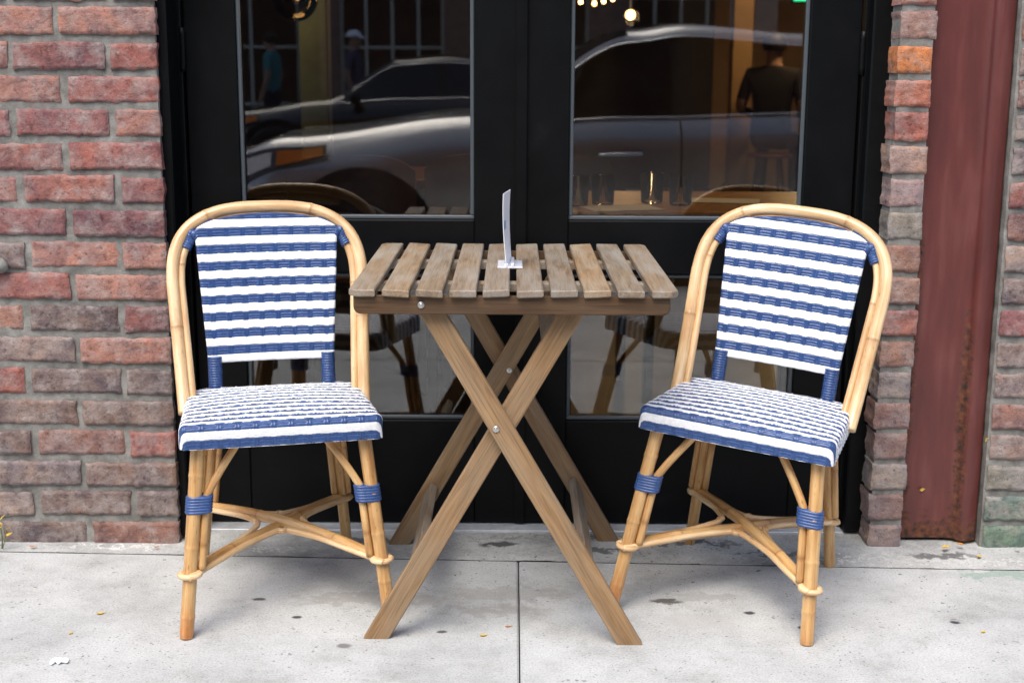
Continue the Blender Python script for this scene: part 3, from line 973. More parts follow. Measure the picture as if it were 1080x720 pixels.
def make_chair(label, loc, rz, lean):
    """lean: tilt to the chair's own right (radians); feet are cut so that all four still stand on the ground"""
    root = empty('cafe_chair', loc, rz, label, 'chair', 'striped rattan cafe chairs')
    body = Matrix.Rotation(lean, 4, 'Y')
    start = len(bpy.data.objects)
    parts = []
    parts.append(make_seat(root)); parts.append(make_panel(root))
    b = MB()
    hp = hoop_pts()
    b.tube(hp, .0134, 16, nodes=[.19, .47, .70, 1.0], res=8)
    parts.append(b.build('back_hoop', M['cane_pale'], root))
    b = MB(); b.tube(hoop_pts(.0185, .004, 30, .425), .0080, 12, nodes=[.30, .83], res=8)
    parts.append(b.build('inner_hoop', M['cane_pale'], root))
    inv = body.inverted()
    def onground(p, q):
        """extend leg line p(top)->q until its world height is zero"""
        P, Q = body @ Vector(p), body @ Vector(q)
        t = P.z / (P.z - Q.z)
        return inv @ (P + (Q - P) * t)
    rings = []
    for s in (-1, 1):
        # shoulder wraps
        w = MB()
        h2 = hoop_pts(.0185, .003, 30, .425)
        seg = [p for p in h2 if p[0] * s > 0 and .722 < p[2] < .790]
        seg.sort(key=lambda p: p[2])
        w.tube([Vector(p) for p in seg], .0108, 10, ridge=(.0052, .0017), res=14)
        w.tube([(s * .148, stile_y(.764) - .004, .757), (s * .162, stile_y(.768), .767), Vector(seg[1])], .0092, 10, ridge=(.0052, .0016), res=14)
        parts.append(w.build('shoulder_wrap', M['blue'], root))
        # stiles of the back: rear legs continued upwards, wrapped in blue
        w = MB()
        w.tube([(s * .124, stile_y(.36) + .006, .322), (s * .124, stile_y(.50) - .004, .50)], .0143, 14, ridge=(.0056, .0017), res=170)
        parts.append(w.build('stile_wrap', M['blue'], root))
        # rear leg
        top = (s * .128, stile_y(.43) + .002, .40); foot = onground(top, (s * .168, .236, 0))
        lg = MB()
        def at(z): return Vector(top).lerp(Vector(foot), (top[2] - z) / (top[2] - foot.z))
        lg.tube([top, foot], lambda u: .0128 if u < .985 else .0118, 14, nodes=[.09, .27], res=130)
        leg = lg.build('rear_leg', M['cane'], root); parts.append(leg)
        ft = MB(); 
        sc = MB()
        for dx, dy in ((s * -.017, -.006), (s * .016, -.006)):
            sc.tube([at(.385) + Vector((dx, dy, 0)), at(.15) + Vector((dx, dy, 0))], .0072, 10, nodes=[.12], res=60)
        parts.append(sc.build('rear_splint', M['cane'], root))
        rr = at(.135); rings.append(('r', s, rr, (Vector(foot) - Vector(top)).normalized()))
        # front leg
        top = (s * .166, -.160, .392); foot = onground(top, (s * .206, -.222, 0))
        def at2(z): return Vector(top).lerp(Vector(foot), (top[2] - z) / (top[2] - foot.z))
        lg = MB(); lg.tube([top, foot], lambda u: .0141 if u < .985 else .0130, 16, nodes=[.10 + .03 * s, .215, .335 - .02 * s], res=150)
        for q_, p_ in enumerate(lg.v):
            k_ = max(0, min(1, (.085 - p_[2]) / .07)) * (.9 if s < 0 else .4)
            lg.col[q_] = (1 - .10 * k_, 1 - .38 * k_, 1 - .55 * k_, 1)
        parts.append(lg.build('front_leg', M['cane'], root))
        # thin cane: from the stretcher up the leg, through the binding, then across to the seat frame
        sp = MB()
        dn = Vector((-s * .0225, .002, 0))
        sp.tube([at2(.135) + dn, at2(.20) + dn, at2(.262) + dn, at2(.286) + dn + Vector((-s * .003, 0, 0)),
                 at2(.335) + Vector((-s * .051, .006, 0)), at2(.388) + Vector((-s * .083, .012, 0))], .0082, 10, res=8, nodes=[.05])
        parts.append(sp.build('corner_brace', M['cane'], root))
        w = MB()
        d = (Vector(foot) - Vector(top)).normalized()
        c0 = at2(.284) + dn * .42; c1 = at2(.250) + dn * .42
        # oval binding round leg and cane
        vs = []; fs = []; n = 22; rows = 42
        for i in range(rows + 1):
            p = c0.lerp(c1, i / rows)
            rg = .0013 * abs(math.sin(math.pi * i / rows * 6.0)) - .0003
            for k in range(n):
                an = 2 * math.pi * k / n
                vs.append(p + Vector((math.copysign(.0105, math.cos(an)) * min(1, abs(math.cos(an)) * 4) + math.cos(an) * (.0160 + rg), math.sin(an) * (.0160 + rg), 0)))
        for i in range(rows):
            for k in range(n):
                fs.append((i * n + (k + 1) % n, i * n + k, (i + 1) * n + k, (i + 1) * n + (k + 1) % n))
        fs.append(tuple(range(n))); fs.append(tuple(reversed(range(rows * n, rows * n + n))))
        w.add(vs, fs, 0, True)
        parts.append(w.build('leg_binding', M['blue'], root))
        rings.append(('f', s, at2(.128), d))
    # X stretcher
    pos = {(k, s): p for k, s, p, d in rings}
    ctr = Vector((0, .005, .155))
    st = MB()
    for (ka, sa, kb, sb_, dz) in (('f', -1, 'r', 1, .0), ('f', 1, 'r', -1, .012)):
        A, B = pos[(ka, sa)], pos[(kb, sb_)]
        m = (A + B) / 2; m.z = max(m.z, .139) + dz
        st.tube([A, A.lerp(m, .5) + Vector((0, 0, .004)), m, m.lerp(B, .5) + Vector((0, 0, .004)), B], .0124, 12, nodes=[.13, .36], res=40)
    parts.append(st.build('cross_stretcher', M['cane'], root))
    # thin canes that loop round a leg and follow two arms of the cross
    order = [('f', -1), ('f', 1), ('r', 1), ('r', -1)]
    for i in range(4):
        A, B = pos[order[i]], pos[order[(i + 1) % 4]]
        mid = (A + B) / 2
        inn = mid.lerp(ctr, .70); inn.z = ctr.z - .002
        outw = (mid - ctr); outw.z = 0; outw.normalize()
        def armp(E, t):
            p = E.lerp(ctr, t); q = Vector((outw.x, outw.y, 0)) * .0195
            return p + q
        lp = MB()
        lp.tube([A + Vector((outw.x, outw.y, 0)) * .019 + (A - ctr).normalized() * .004, armp(A, .3), armp(A, .6), armp(A, .82).lerp(inn, .55), inn, armp(B, .82).lerp(inn, .55), armp(B, .6), armp(B, .3), B + Vector((outw.x, outw.y, 0)) * .019 + (B - ctr).normalized() * .004], .0064, 10, res=8)
        parts.append(lp.build('curved_brace', M['cane_pale'], root))
    for k, s, p, d in rings:
        rg = MB(); n1 = d.cross(Vector((0, 1, 0))).normalized(); n2 = d.cross(n1)
        n1 = Vector((n1.x, n1.y, 0)).normalized(); n2 = Vector((n2.x, n2.y, 0)).normalized()
        rg.tube([p + n1 * (math.cos(a_) * .0195) + n2 * (math.sin(a_) * .0195) for a_ in [2 * math.pi * q / 16 for q in range(16)]], .0058, 10, closed=True, res=2)
        parts.append(rg.build('leg_ring', M['cane_pale'], root))
    for o in parts: o.data.transform(body)
    for o in list(bpy.data.objects):
        if o.parent in parts: o.data.transform(body)
    return root

make_chair('blue and white striped rattan cafe chair standing upright left of the table', (-.502, -.275, 0), R(13.3), R(-.15))
make_chair('blue and white striped rattan cafe chair right of the table, leaning towards the brick pier', (.492, -.269, 0), R(-23.5), R(4.9))

# ------------------------------------------------------------------ folding table
tb = empty('folding_table', (0, -.26, 0), 0, 'weathered wooden slatted folding bistro table on crossed legs between the two striped chairs', 'table')
TO = Vector((0, .26, 0))
rng = random.Random(21)
TX0, TX1, TY0, TY1, TZ = -.306, .310, -.592, .078, .720
b = MB()
tones = [(1.02, 1, .97), (1.05, 1.0, .93), (.95, .96, .97), (.97, .97, .98), (.92, .93, .95), (.96, .94, .92), (.90, .89, .88), (1.15, 1.02, .85), (.95, .97, .98), (1.02, 1.0, .97)]
W = .0498; P_ = (TX1 - TX0 - W) / 9
for i in range(10):
    x0 = TX0 + i * P_ + rng.uniform(-.001, .001); x1 = x0 + W
    z = TZ - .014; y0 = TY0 + rng.uniform(-.003, .003); y1 = TY1 + rng.uniform(-.003, .003)
    # plan outline with clipped outer corners, extruded, soft edges
    ch = .016
    poly = [(x0, y0), (x1, y0), (x1, y1), (x0, y1)]
    if i == 0: poly = [(x0 + ch * .8, y0), (x1, y0), (x1, y1), (x0 + ch * .6, y1), (x0, y1 - ch), (x0, y0 + ch)]
    if i == 9: poly = [(x0, y0), (x1 - ch * .8, y0), (x1, y0 + ch), (x1, y1 - ch), (x1 - ch * .6, y1), (x0, y1)]
    c = Vector(((x0 + x1) / 2, (y0 + y1) / 2))
    n = len(poly); bv = .0022
    def ins(p, d):
        v = Vector(p) - c
        return (p[0] - math.copysign(d, v.x), p[1] - math.copysign(d, v.y))
    warp = rng.uniform(-.0015, .0015)
    L = []
    for zz, d in ((z, bv), (z + bv, 0), (TZ - bv, 0), (TZ, bv)):
        for p in poly:
            q = ins(p, d); L.append(Vector((q[0], q[1], zz + warp * (q[0] - c.x) / (W / 2))) + TO)
    fs = [tuple(reversed(range(n))), tuple(range(3 * n, 4 * n))]
    for r_ in range(3):
        for k in range(n):
            j = (k + 1) % n
            fs.append((r_ * n + k, r_ * n + j, (r_ + 1) * n + j, (r_ + 1) * n + k))
    off = Vector((rng.random() * 9, rng.random() * 9, rng.random() * 9))
    b.add(L, fs, 0, False, [tuple(p + off) for p in L], (*tones[i], 1))
b.build('tabletop', M['table'], tb)
# aprons with rounded lower corners
def apron(yc, name):
    b = MB(); x0, x1, z1, z0, th, rr = -.298, .297, .7055, .672, .020, .014
    out = [(x0, z1), (x1, z1)]
    for k in range(5):
        a_ = math.pi / 2 * k / 4; out.append((x1 - rr + rr * math.cos(a_), z0 + rr - rr * math.sin(a_)))
    for k in range(5):
        a_ = math.pi / 2 * k / 4; out.append((x0 + rr - rr * math.sin(a_), z0 + rr - rr * math.cos(a_)))
    n = len(out); bv = .002
    def ring(y, d):
        cx, cz = (x0 + x1) / 2, (z0 + z1) / 2
        return [Vector((x - math.copysign(d, x - cx), y, zz - math.copysign(d, zz - cz) * (0 if zz > z1 - .001 else 1))) for x, zz in out]
    vs = ring(yc - th / 2, bv) + ring(yc - th / 2 + bv, 0) + ring(yc + th / 2 - bv, 0) + ring(yc + th / 2, bv)
    fs = [tuple(range(n)), tuple(reversed(range(3 * n, 4 * n)))]
    for r_ in range(3):
        for k in range(n):
            j = (k + 1) % n
            fs.append((r_ * n + j, r_ * n + k, (r_ + 1) * n + k, (r_ + 1) * n + j))
    off = rng.random() * 9
    uv = [(p.z + off, p.x, p.y + off) for p in vs]
    b.add([p + TO for p in vs], fs, 0, False, uv, (.35, .31, .29, 1))  # tint holds the apron's darker brown plus the shade under the slats
    return b.build(name, M['leg'], tb)
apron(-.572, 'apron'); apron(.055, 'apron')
for yc in (-.40, -.10):
    b = MB(); b.box(Vector((-.285, yc - .016, .688)) + TO, Vector((.285, yc + .016, .7055)) + TO, .002)
    o = b.build('batten', M['table'], tb)
# crossed legs
def leg(x_top, z_top, x_foot, y, th, tone, zt=None):
    b = MB()
    w = .0445
    d = Vector((x_foot - x_top, 0, -z_top)); ln = d.length; d.normalize()
    nrm = Vector((d.z, 0, -d.x)); nrm = nrm if nrm.x > 0 else -nrm
    hwid = w / 2
    # foot cut level with the ground
    def foot(sg):
        p = Vector((x_top, y, z_top)) + nrm * hwid * sg
        t = p.z / -d.z
        return p + d * t
    tl, tr = Vector((x_top, y, z_top)) - nrm * hwid, Vector((x_top, y, z_top)) + nrm * hwid
    fl, fr_ = foot(-1), foot(1)
    cr = .002
    ring = [tl, tr, fr_, fl]
    N = 24
    vs = []; uv = []; off = rng.random() * 9
    prof = [(-1, -th / 2 + cr), (-1 + .09, -th / 2), (1 - .09, -th / 2), (1, -th / 2 + cr), (1, th / 2 - cr), (1 - .09, th / 2), (-1 + .09, th / 2), (-1, th / 2 - cr)]
    for i in range(N + 1):
        t = i / N
        for (a_, yy) in prof:
            p0 = tl.lerp(tr, (a_ + 1) / 2); p1 = fl.lerp(fr_, (a_ + 1) / 2)
            p = p0.lerp(p1, t) + Vector((0, yy, 0))
            vs.append(p + TO); uv.append((a_ * hwid + off, t * ln + off, yy))
    fs = []; n = len(prof)
    for i in range(N):
        for k in range(n):
            j = (k + 1) % n
            fs.append((i * n + j, i * n + k, (i + 1) * n + k, (i + 1) * n + j))
    fs.append(tuple(range(n))); fs.append(tuple(reversed(range(N * n, N * n + n))))
    b.add(vs, fs, 0, False, uv, (*tone, 1))
    o = b.build('leg', M['leg'], tb)
    o.data.update()
    return o
import bmesh
def fixn(o):
    bm = bmesh.new(); bm.from_mesh(o.data); bmesh.ops.recalc_face_normals(bm, faces=bm.faces); bm.to_mesh(o.data); bm.free()
def lx(z): return .238 - .58 * z           # frame one
def rx_(z): return -.270 + .575 * z        # frame two
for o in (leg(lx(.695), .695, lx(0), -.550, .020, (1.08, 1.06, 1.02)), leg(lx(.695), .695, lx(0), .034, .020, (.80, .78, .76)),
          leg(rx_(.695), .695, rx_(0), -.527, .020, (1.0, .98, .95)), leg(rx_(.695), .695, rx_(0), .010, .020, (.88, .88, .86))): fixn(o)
def rail(x, z, y0, y1, ang, tone):
    b = MB()
    Mx = Matrix.Translation(Vector((x, 0, z)) + TO) @ Matrix.Rotation(ang, 4, 'Y')
    b.box((-.009, y0, -.02), (.009, y1, .02), .002, 0, Mx, (rng.random() * 5, 0, rng.random() * 5), (*tone, 1))
    return b.build('rail', M['table'], tb)
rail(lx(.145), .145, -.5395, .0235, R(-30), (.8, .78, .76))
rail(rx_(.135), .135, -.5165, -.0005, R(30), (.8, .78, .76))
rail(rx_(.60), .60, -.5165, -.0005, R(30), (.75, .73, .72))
def bolt(x, y, z):
    b = MB(); Mr = Matrix.Rotation(R(90), 4, 'X')
    b.lathe([(.001, .0030), (.0022, .0030), (.0026, .0018), (.0045, .0030), (.0062, .0022), (.0066, 0)], Vector((x, y, z)) + TO, 18, M=Mr)
    return b.build('bolt', M['steel'], tb)
bolt(-.030, -.560, .444); bolt(-.171, -.582, .690); bolt(-.006, -.0005, .432)

# menu card in a clear holder
mc = empty('menu_card', (-.005, -.265, TZ), R(0), 'white card seen nearly edge on in a small clear holder on the table', 'card holder')
b = MB()
b.box((-.026, -.05, 0), (.026, .05, .003), .001)
b.box((-.011, -.05, .0032), (-.004, .05, .010), .001); b.box((.002, -.05, .0032), (.009, .05, .010), .001)
b.build('foot', M['acrylic'], mc)
b = MB()
th0 = R(5.5)
def cardp(u, v, side):
    yy = -.052 + .104 * u; zz = .0035 + .150 * v
    bend = -.006 * math.sin(v * 2.2) + .004 * v * (u - .5)
    x = -.0045 + yy * math.tan(th0) + bend + (0.0006 if side else -.0006) + .002
    return (x, yy, zz)
for side in (0, 1): b.grid(10, 16, lambda u, v: cardp(u, v, side), 0, True, flip=bool(side))
for e in (0, 1):
    b.grid(1, 16, lambda u, v: cardp(e, v, u > .5), 0, False); b.grid(10, 1, lambda u, v: cardp(u, e, v > .5), 0, False)
b.build('card', M['paper'], mc)
b = MB()
b.grid(1, 4, lambda u, v: (cardp(.08 + .3 * u, .5 + .12 * v, 1)[0] + .0006, cardp(.08 + .3 * u, 0, 1)[1], cardp(0, .5 + .12 * v, 1)[2]), 0, False)
b.build('printed_block', simple('pale_blue_print', (.35, .50, .75), .6), mc)

# ------------------------------------------------------------------ litter on the ground
M['leaf_y'] = simple('yellow_leaf', (.62, .42, .06), .6, var=.3, scale=120)
M['leaf_o'] = simple('orange_leaf', (.55, .24, .06), .6, var=.3, scale=120)
def leaf(x, y, z, L, W_, rz, mat, label, tilt=0.0, cat='leaf'):
    b = MB(); L *= .82; W_ *= .85
    def f(u, v):
        t = u * 2 - 1
        w = W_ / 2 * max(0, 1 - abs(t) ** 1.7) * (1 - .25 * t)
        s_ = v * 2 - 1
        return (t * L / 2, s_ * w, .0015 + .25 * abs(s_) * w + .12 * L * t * t * .6)
    b.grid(10, 4, f, 0, True)
    b.grid(10, 4, lambda u, v: tuple(Vector(f(u, v)) - Vector((0, 0, .0005))), 0, True, flip=True)
    b.tube([(L * .45, 0, .0015 + .06 * L), (L * .75, .001, .003)], .0006, 5)
    o = b.build('fallen_leaf', mat)
    o.location = (x, y, z); o.rotation_euler = (tilt, 0, rz)
    return tag(o, label, cat, 'fallen leaves')
LV = [(-.86, -.42, 0, .020, .012, .4, 'leaf_y', 'larger yellow fallen leaf on the concrete left of the left chair'),
      (-.89, -.52, 0, .013, .008, 1.4, 'leaf_y', 'tiny yellow fallen leaf nearest the bottom left of the pavement'),
      (-1.135, -.045, .008, .020, .010, .1, 'leaf_o', 'orange leaf at the foot of the left brick wall, far from the chair'),
      (-.84, -.045, .008, .013, .008, .8, 'leaf_o', 'small orange leaf at the foot of the left brick wall, near the chair'),
      (-.055, -.52, 0, .018, .011, .3, 'leaf_y', 'yellow fallen leaf on the concrete under the front of the table'),
      (-.005, -.475, 0, .016, .007, .2, 'leaf_o', 'reddish leaf on the pavement joint under the table'),
      (.967, -.49, 0, .014, .010, .9, 'leaf_y', 'yellow leaf out on the concrete before the red column'),
      (1.035, -.03, .012, .030, .018, .6, 'leaf_y', 'yellow leaf lying at the foot of the red column'),
      (1.075, -.015, .014, .024, .014, 2.1, 'leaf_o', 'orange leaf leaning in the corner by the foot of the red column'),
      (1.10, -.075, .006, .018, .012, 1.1, 'leaf_y', 'small yellow leaf on the pavement edge right of the red column')]
for i, (x, y, z, L, W_, rz, mt, lb) in enumerate(LV): leaf(x, y, z, L, W_, rz, M[mt], lb)
o = leaf(.990, .0385, .135, .022, .010, .5, M['leaf_y'], 'yellow leaf stuck to the face of the red column', R(90))
o = leaf(1.118, -.004, .272, .022, .012, .9, M['leaf_y'], 'yellow leaf caught in the mortar right of the red column', R(90))
b = MB()
def pp(u, v):
    p = Vector(((u - .5) * .034, (v - .5) * .014, .004))
    p.z += .003 * abs(mnoise.noise((u * 4, v * 4, 2))) + .005 * (1 - abs(2 * u - 1)) * v
    p.y += mnoise.noise((u * 5, v * 5, 9)) * .008
    return p
b.grid(14, 8, pp, 0, False); b.grid(14, 8, lambda u, v: pp(u, v) - Vector((0, 0, .0012)), 0, False, flip=True)
o = b.build('paper_scrap', M['paper']); o.location = (-.868, -.655, 0); o.rotation_euler = (0, 0, .2)
tag(o, 'crumpled scrap of white paper on the concrete, bottom left', 'litter')
# weed with yellow leaves at the far left foot of the wall
wd = empty('weed', (-1.205, -.05, .005), 0, 'small weed with yellow leaves at the foot of the left brick wall', 'plant')
b = MB(); b.tube([(0, 0, 0), (.004, -.004, .03), (.0, -.006, .07)], .0015, 6); b.tube([(.002, 0, .0), (.012, -.006, .03), (.018, -.01, .05)], .0012, 6)
b.build('stem', simple('weed_stem', (.12, .14, .04), .6), wd)
b = MB()
for (x, y, z, a_, t_) in ((0, -.006, .07, .3, .8), (.004, -.008, .055, 2.2, .5), (.018, -.01, .05, -.6, .6), (.012, -.008, .032, .9, .3), (-.006, -.006, .04, 2.9, .5)):
    Mx = Matrix.Translation((x, y, z)) @ Matrix.Rotation(a_, 4, 'Z') @ Matrix.Rotation(-t_, 4, 'Y')
    vs = [Mx @ Vector(p) for p in ((0, 0, 0), (.010, .007, .001), (.022, 0, 0), (.010, -.007, .001))]
    b.add(vs, [(0, 1, 2, 3)])
b.build('leaves', M['leaf_y'], wd)

# ------------------------------------------------------------------ the restaurant behind the glass
M['room_dark'] = simple('dark_panelling', (.035, .026, .02), .6, var=.3, scale=3)
M['room_tan'] = simple('tan_plaster', (.42, .27, .13), .8, var=.15, scale=4)
M['room_green'] = simple('green_painted_post', (.085, .105, .065), .5, var=.3, scale=6)
M['floor_wood'] = simple('dark_floorboards', (.022, .016, .012), .4, var=.3, scale=5)
M['oak'] = simple('orange_oak', (.42, .20, .075), .4, var=.2, scale=12)
M['chairwood'] = simple('red_brown_wood', (.12, .038, .018), .4, var=.25, scale=14)
M['leather'] = simple('black_leather', (.008, .008, .008), .45)
RY = 9.6
def struct(name, lo, hi, mat):
    b = MB(); b.box(lo, hi); return tag(b.build(name, mat), kind='structure')
struct('restaurant_floor', (-4.2, .32, -.10), (4.6, RY, -.005), M['floor_wood'])
struct('restaurant_ceiling', (-4.2, .51, 2.95), (4.6, RY, 3.05), M['room_dark'])
struct('restaurant_back_wall', (-4.2, RY + .003, -.1), (1.85, RY + .2, 3.05), M['room_dark'])
struct('restaurant_back_wall', (1.853, RY + .003, -.1), (4.6, RY + .2, 3.05), M['room_tan'])
struct('restaurant_side_wall', (-4.4, .32, -.1), (-4.203, RY, 3.05), M['room_dark'])
struct('restaurant_side_wall', (4.603, .32, -.1), (4.8, RY, 3.05), M['room_dark'])
struct('restaurant_front_lining', (-4.2, .26, 2.38), (4.6, .318, 2.947), M['room_dark'])
struct('restaurant_front_lining', (-4.2, .26, -.1), (-.95, .318, 2.377), M['room_dark'])
struct('restaurant_front_lining', (1.0, .26, -.1), (4.6, .318, 2.377), M['room_dark'])
def post(x, y, w, mat, label):
    b = MB(); b.box((x - w / 2, y - w / 2, -.004), (x + w / 2, y + w / 2, 2.948), .006)
    b.box((x - w / 2 - .02, y - w / 2 - .02, -.003), (x + w / 2 + .02, y + w / 2 + .02, .16), .006)
    return tag(b.build('post', mat), label, 'post')
post(-.92, 3.3, .13, M['room_green'], 'green painted post behind the left door, beside the black globe lamp')
post(1.87, 8.2, .16, M['room_tan'], 'tan post inside the restaurant beside the seated person')
# table by the window with tumblers
it = empty('dining_table', (.42, .86, 0), 0, 'orange oak dining table inside behind the right door', 'table')
b = MB(); b.box((-.34, -.32, .705), (.52, .32, .745), .006); b.build('tabletop', M['oak'], it)
for x in (-.28, .46):
    for y in (-.27, .27):
        b = MB(); b.box((x - .025, y - .025, -.004), (x + .025, y + .025, .704), .004); b.build('leg', M['chairwood'], it)
GL = [(.18, .70, 'tumbler', 'left of the pair of glass tumblers at the left end of the oak table'), (.255, .74, 'tumbler', 'right of the pair of glass tumblers at the left end of the oak table'),
      (.40, .80, 'tumbler', 'left of the pair of glass tumblers at the middle of the oak table'), (.475, .74, 'tumbler', 'right of the pair of glass tumblers at the middle of the oak table')]
for (x, y, nm, lb) in GL:
    b = MB(); b.lathe([(.001, 0), (.028, 0), (.031, .004), (.034, .085), (.032, .085), (.029, .008), (.001, .007)], (0, 0, 0), 24)
    o = b.build('tumbler', M['drinkglass']); o.location = (x, y, .7455); tag(o, lb, 'glass', 'water tumblers on the oak table')
def plate_card(x, y, rz, lb):
    b = MB(); b.box((-.10, -.07, 0), (.10, .07, .002), .0005)
    o = b.build('paper_menu', M['paper']); o.location = (x, y, .7455); o.rotation_euler = (0, 0, rz); tag(o, lb, 'menu')
plate_card(.30, .64, .3, 'white paper menu lying on the oak table in front of the tumblers')
plate_card(.62, .86, -.2, 'white paper menu lying at the right end of the oak table')
# dark wooden chairs further in, seen through the left door
def wood_chair(x, y, rz, lb, mat, grp, round_=False):
    r_ = empty('dining_chair', (x, y, 0), rz, lb, 'chair', grp)
    b = MB(); b.box((-.21, -.21, .43), (.21, .21, .465), .01); b.build('seat', mat, r_)
    b = MB()
    def bk(u, v):
        xx = -.20 + .40 * u
        zt_ = .86 - (.05 * (2 * u - 1) ** 4 if not round_ else .16 * abs(2 * u - 1) ** 2.5)
        z = .56 + (zt_ - .56) * v
        return (xx, .20 + .03 * (1 - (2 * u - 1) ** 2) + .12 * (z - .45), z)
    b.grid(12, 6, bk, 0, True); b.grid(12, 6, lambda u, v: tuple(Vector(bk(u, v)) + Vector((0, .02, 0))), 0, True, flip=True)
    for e in (0, 1):
        b.grid(1, 6, lambda u, v: tuple(Vector(bk(e, v)) + Vector((0, .02 * u, 0)))); b.grid(12, 1, lambda u, v: tuple(Vector(bk(u, e)) + Vector((0, .02 * v, 0))))
    b.build('backrest', mat, r_)
    for sx in (-1, 1):
        b = MB(); b.box((sx * .185 - .016, .17, -.004), (sx * .185 + .016, .202, .429), .004); b.box((sx * .185 - .014, .182, .466), (sx * .185 + .014, .206, .60), .003); b.build('leg', mat, r_)
        b = MB(); b.box((sx * .185 - .016, -.20, -.004), (sx * .185 + .016, -.168, .429), .004); b.build('leg', mat, r_)
    return r_
wood_chair(-.50, 1.35, R(180), 'red brown wooden chair inside behind the left door, nearer the hinges', M['chairwood'], 'dining chairs inside the restaurant')
wood_chair(-.06, 1.42, R(176), 'red brown wooden chair inside behind the left door, nearer the door joint', M['chairwood'], 'dining chairs inside the restaurant')
wood_chair(.25, 1.55, R(10), 'black round backed chair at the far side of the oak table', M['leather'], 'dining chairs inside the restaurant', True)
t2 = empty('dining_table', (-.28, 2.0, 0), 0, 'dark brown dining table inside behind the left door', 'table')
b = MB(); b.box((-.45, -.30, .70), (.45, .30, .735), .005); b.build('tabletop', M['chairwood'], t2)
b = MB(); b.lathe([(.22, -.004), (.22, .012), (.04, .03), (.035, .699)], (0, 0, 0), 20); b.build('pedestal', M['leather'], t2)

# lamps inside
def point(name, loc, col, w, r=.05, parent=None):
    l = bpy.data.lights.new(name, 'POINT'); l.energy = w; l.color = col; l.shadow_soft_size = r
    o = bpy.data.objects.new(name, l); COL.objects.link(o); o.location = loc
    if parent: o.parent = parent
    return o
M['warm'] = emit('warm_bulb', (1.0, .55, .18), 7)
M['warm_dim'] = emit('warm_string_bulb', (1.0, .50, .16), 9)
M['smoke'] = mat_glass('smoked_globe', 1.5, (.10, .09, .08))
M['green_lit'] = emit('green_lit_sign', (.04, .75, .30), .9)
pl = empty('globe_lamp', (-.85, 2.3, 1.38), 0, 'round black globe lamp with a glowing curled filament behind the left door', 'lamp')
b = MB(); b.lathe([(.001, -.088)] + [(.088 * math.sin(a_), -.088 * math.cos(a_)) for a_ in [math.pi * k / 16 for k in range(1, 16)]] + [(.001, .088)], (0, 0, 0), 32)
b.build('shade', M['smoke'], pl)
b = MB()
fil = [(.022 * math.cos(t), -.05 + .004 * t, .006 + .018 * math.sin(t)) for t in [(-2.4 + 4.2 * k / 12) for k in range(13)]]
b.tube([(-.012, -.05, .05), (.012, -.05, .052)] , .005, 8); b.tube([(-.012, -.05, .05), (-.014, -.05, .026)] + fil[5:], .005, 8, res=4)
b.build('filament', M['warm'], pl)
b = MB(); b.tube([(0, 0, .088), (0, 0, 1.574)], .004, 8); b.build('cord', M['leather'], pl)
def ball_lamp(x, y, z, r_, lb, w):
    e = empty('pendant_lamp', (x, y, z), 0, lb, 'lamp')
    b = MB(); b.lathe([(.001, -r_)] + [(r_ * math.sin(a_), -r_ * math.cos(a_)) for a_ in [math.pi * k / 10 for k in range(1, 10)]] + [(.001, r_)], (0, 0, 0), 20)
    b.build('bulb', M['warm'], e)
    b = MB(); b.tube([(0, 0, r_), (0, 0, 2.945 - z)], .004, 6); b.build('cord', M['leather'], e)
    point('bulb_light', (0, -.12, -.02), (1, .62, .3), w, .05, e)
ball_lamp(.70, 5.2, 1.43, .028, 'bright warm pendant bulb high behind the right door', 2.5)
ball_lamp(-1.25, 3.0, 1.62, .05, 'warm pendant bulb above the green post behind the left door', 3.5)
ball_lamp(-.35, 2.0, 1.80, .04, 'added unseen warm bulb above the dark brown dining table', 4.5)  # out of view, added to warm the interior behind the left door
ball_lamp(2.3, 7.4, 1.95, .06, 'warm pendant bulb above the person seated inside', 13)
ball_lamp(.50, 1.0, 1.85, .04, 'added unseen warm bulb above the oak table', 3.2)  # out of view, added so that the oak table is lit
sl = empty('string_lights', (.2, 6.0, 1.55), 0, 'string of small warm bulbs hanging inside behind the top of the right door', 'lights')
wire = [(-.1, 0, .12), (.15, 0, .02), (.33, 0, .0), (.45, 0, .03), (.62, 0, .10), (.9, 0, .05), (1.2, 0, .16)]
b = MB(); b.tube(wire, .003, 6, res=8); b.build('wire', M['leather'], sl)
for k in range(13):
    t = k / 12 * (len(wire) - 1); i = min(int(t), len(wire) - 2); p = Vector(wire[i]).lerp(Vector(wire[i + 1]), t - i)
    b = MB(); b.lathe([(.001, -.016), (.010, -.012), (.014, 0), (.008, .012), (.003, .018)], p + Vector((0, 0, -.018)), 10); b.build('bulb', M['warm_dim'], sl)
gs = empty('lit_sign', (2.13, 7.0, 1.648), 0, 'small green lit sign hanging at the top right inside the restaurant', 'sign')
b = MB(); b.box((-.11, -.03, -.06), (.11, .03, .10), .006); b.build('case', M['leather'], gs)
b = MB(); b.box((-.095, -.034, -.05), (.095, -.0305, .09), .001); b.build('face', M['green_lit'], gs)
b = MB(); b.tube([(0, 0, .10), (0, 0, 1.297)], .006, 8); b.build('hanger', M['leather'], gs)

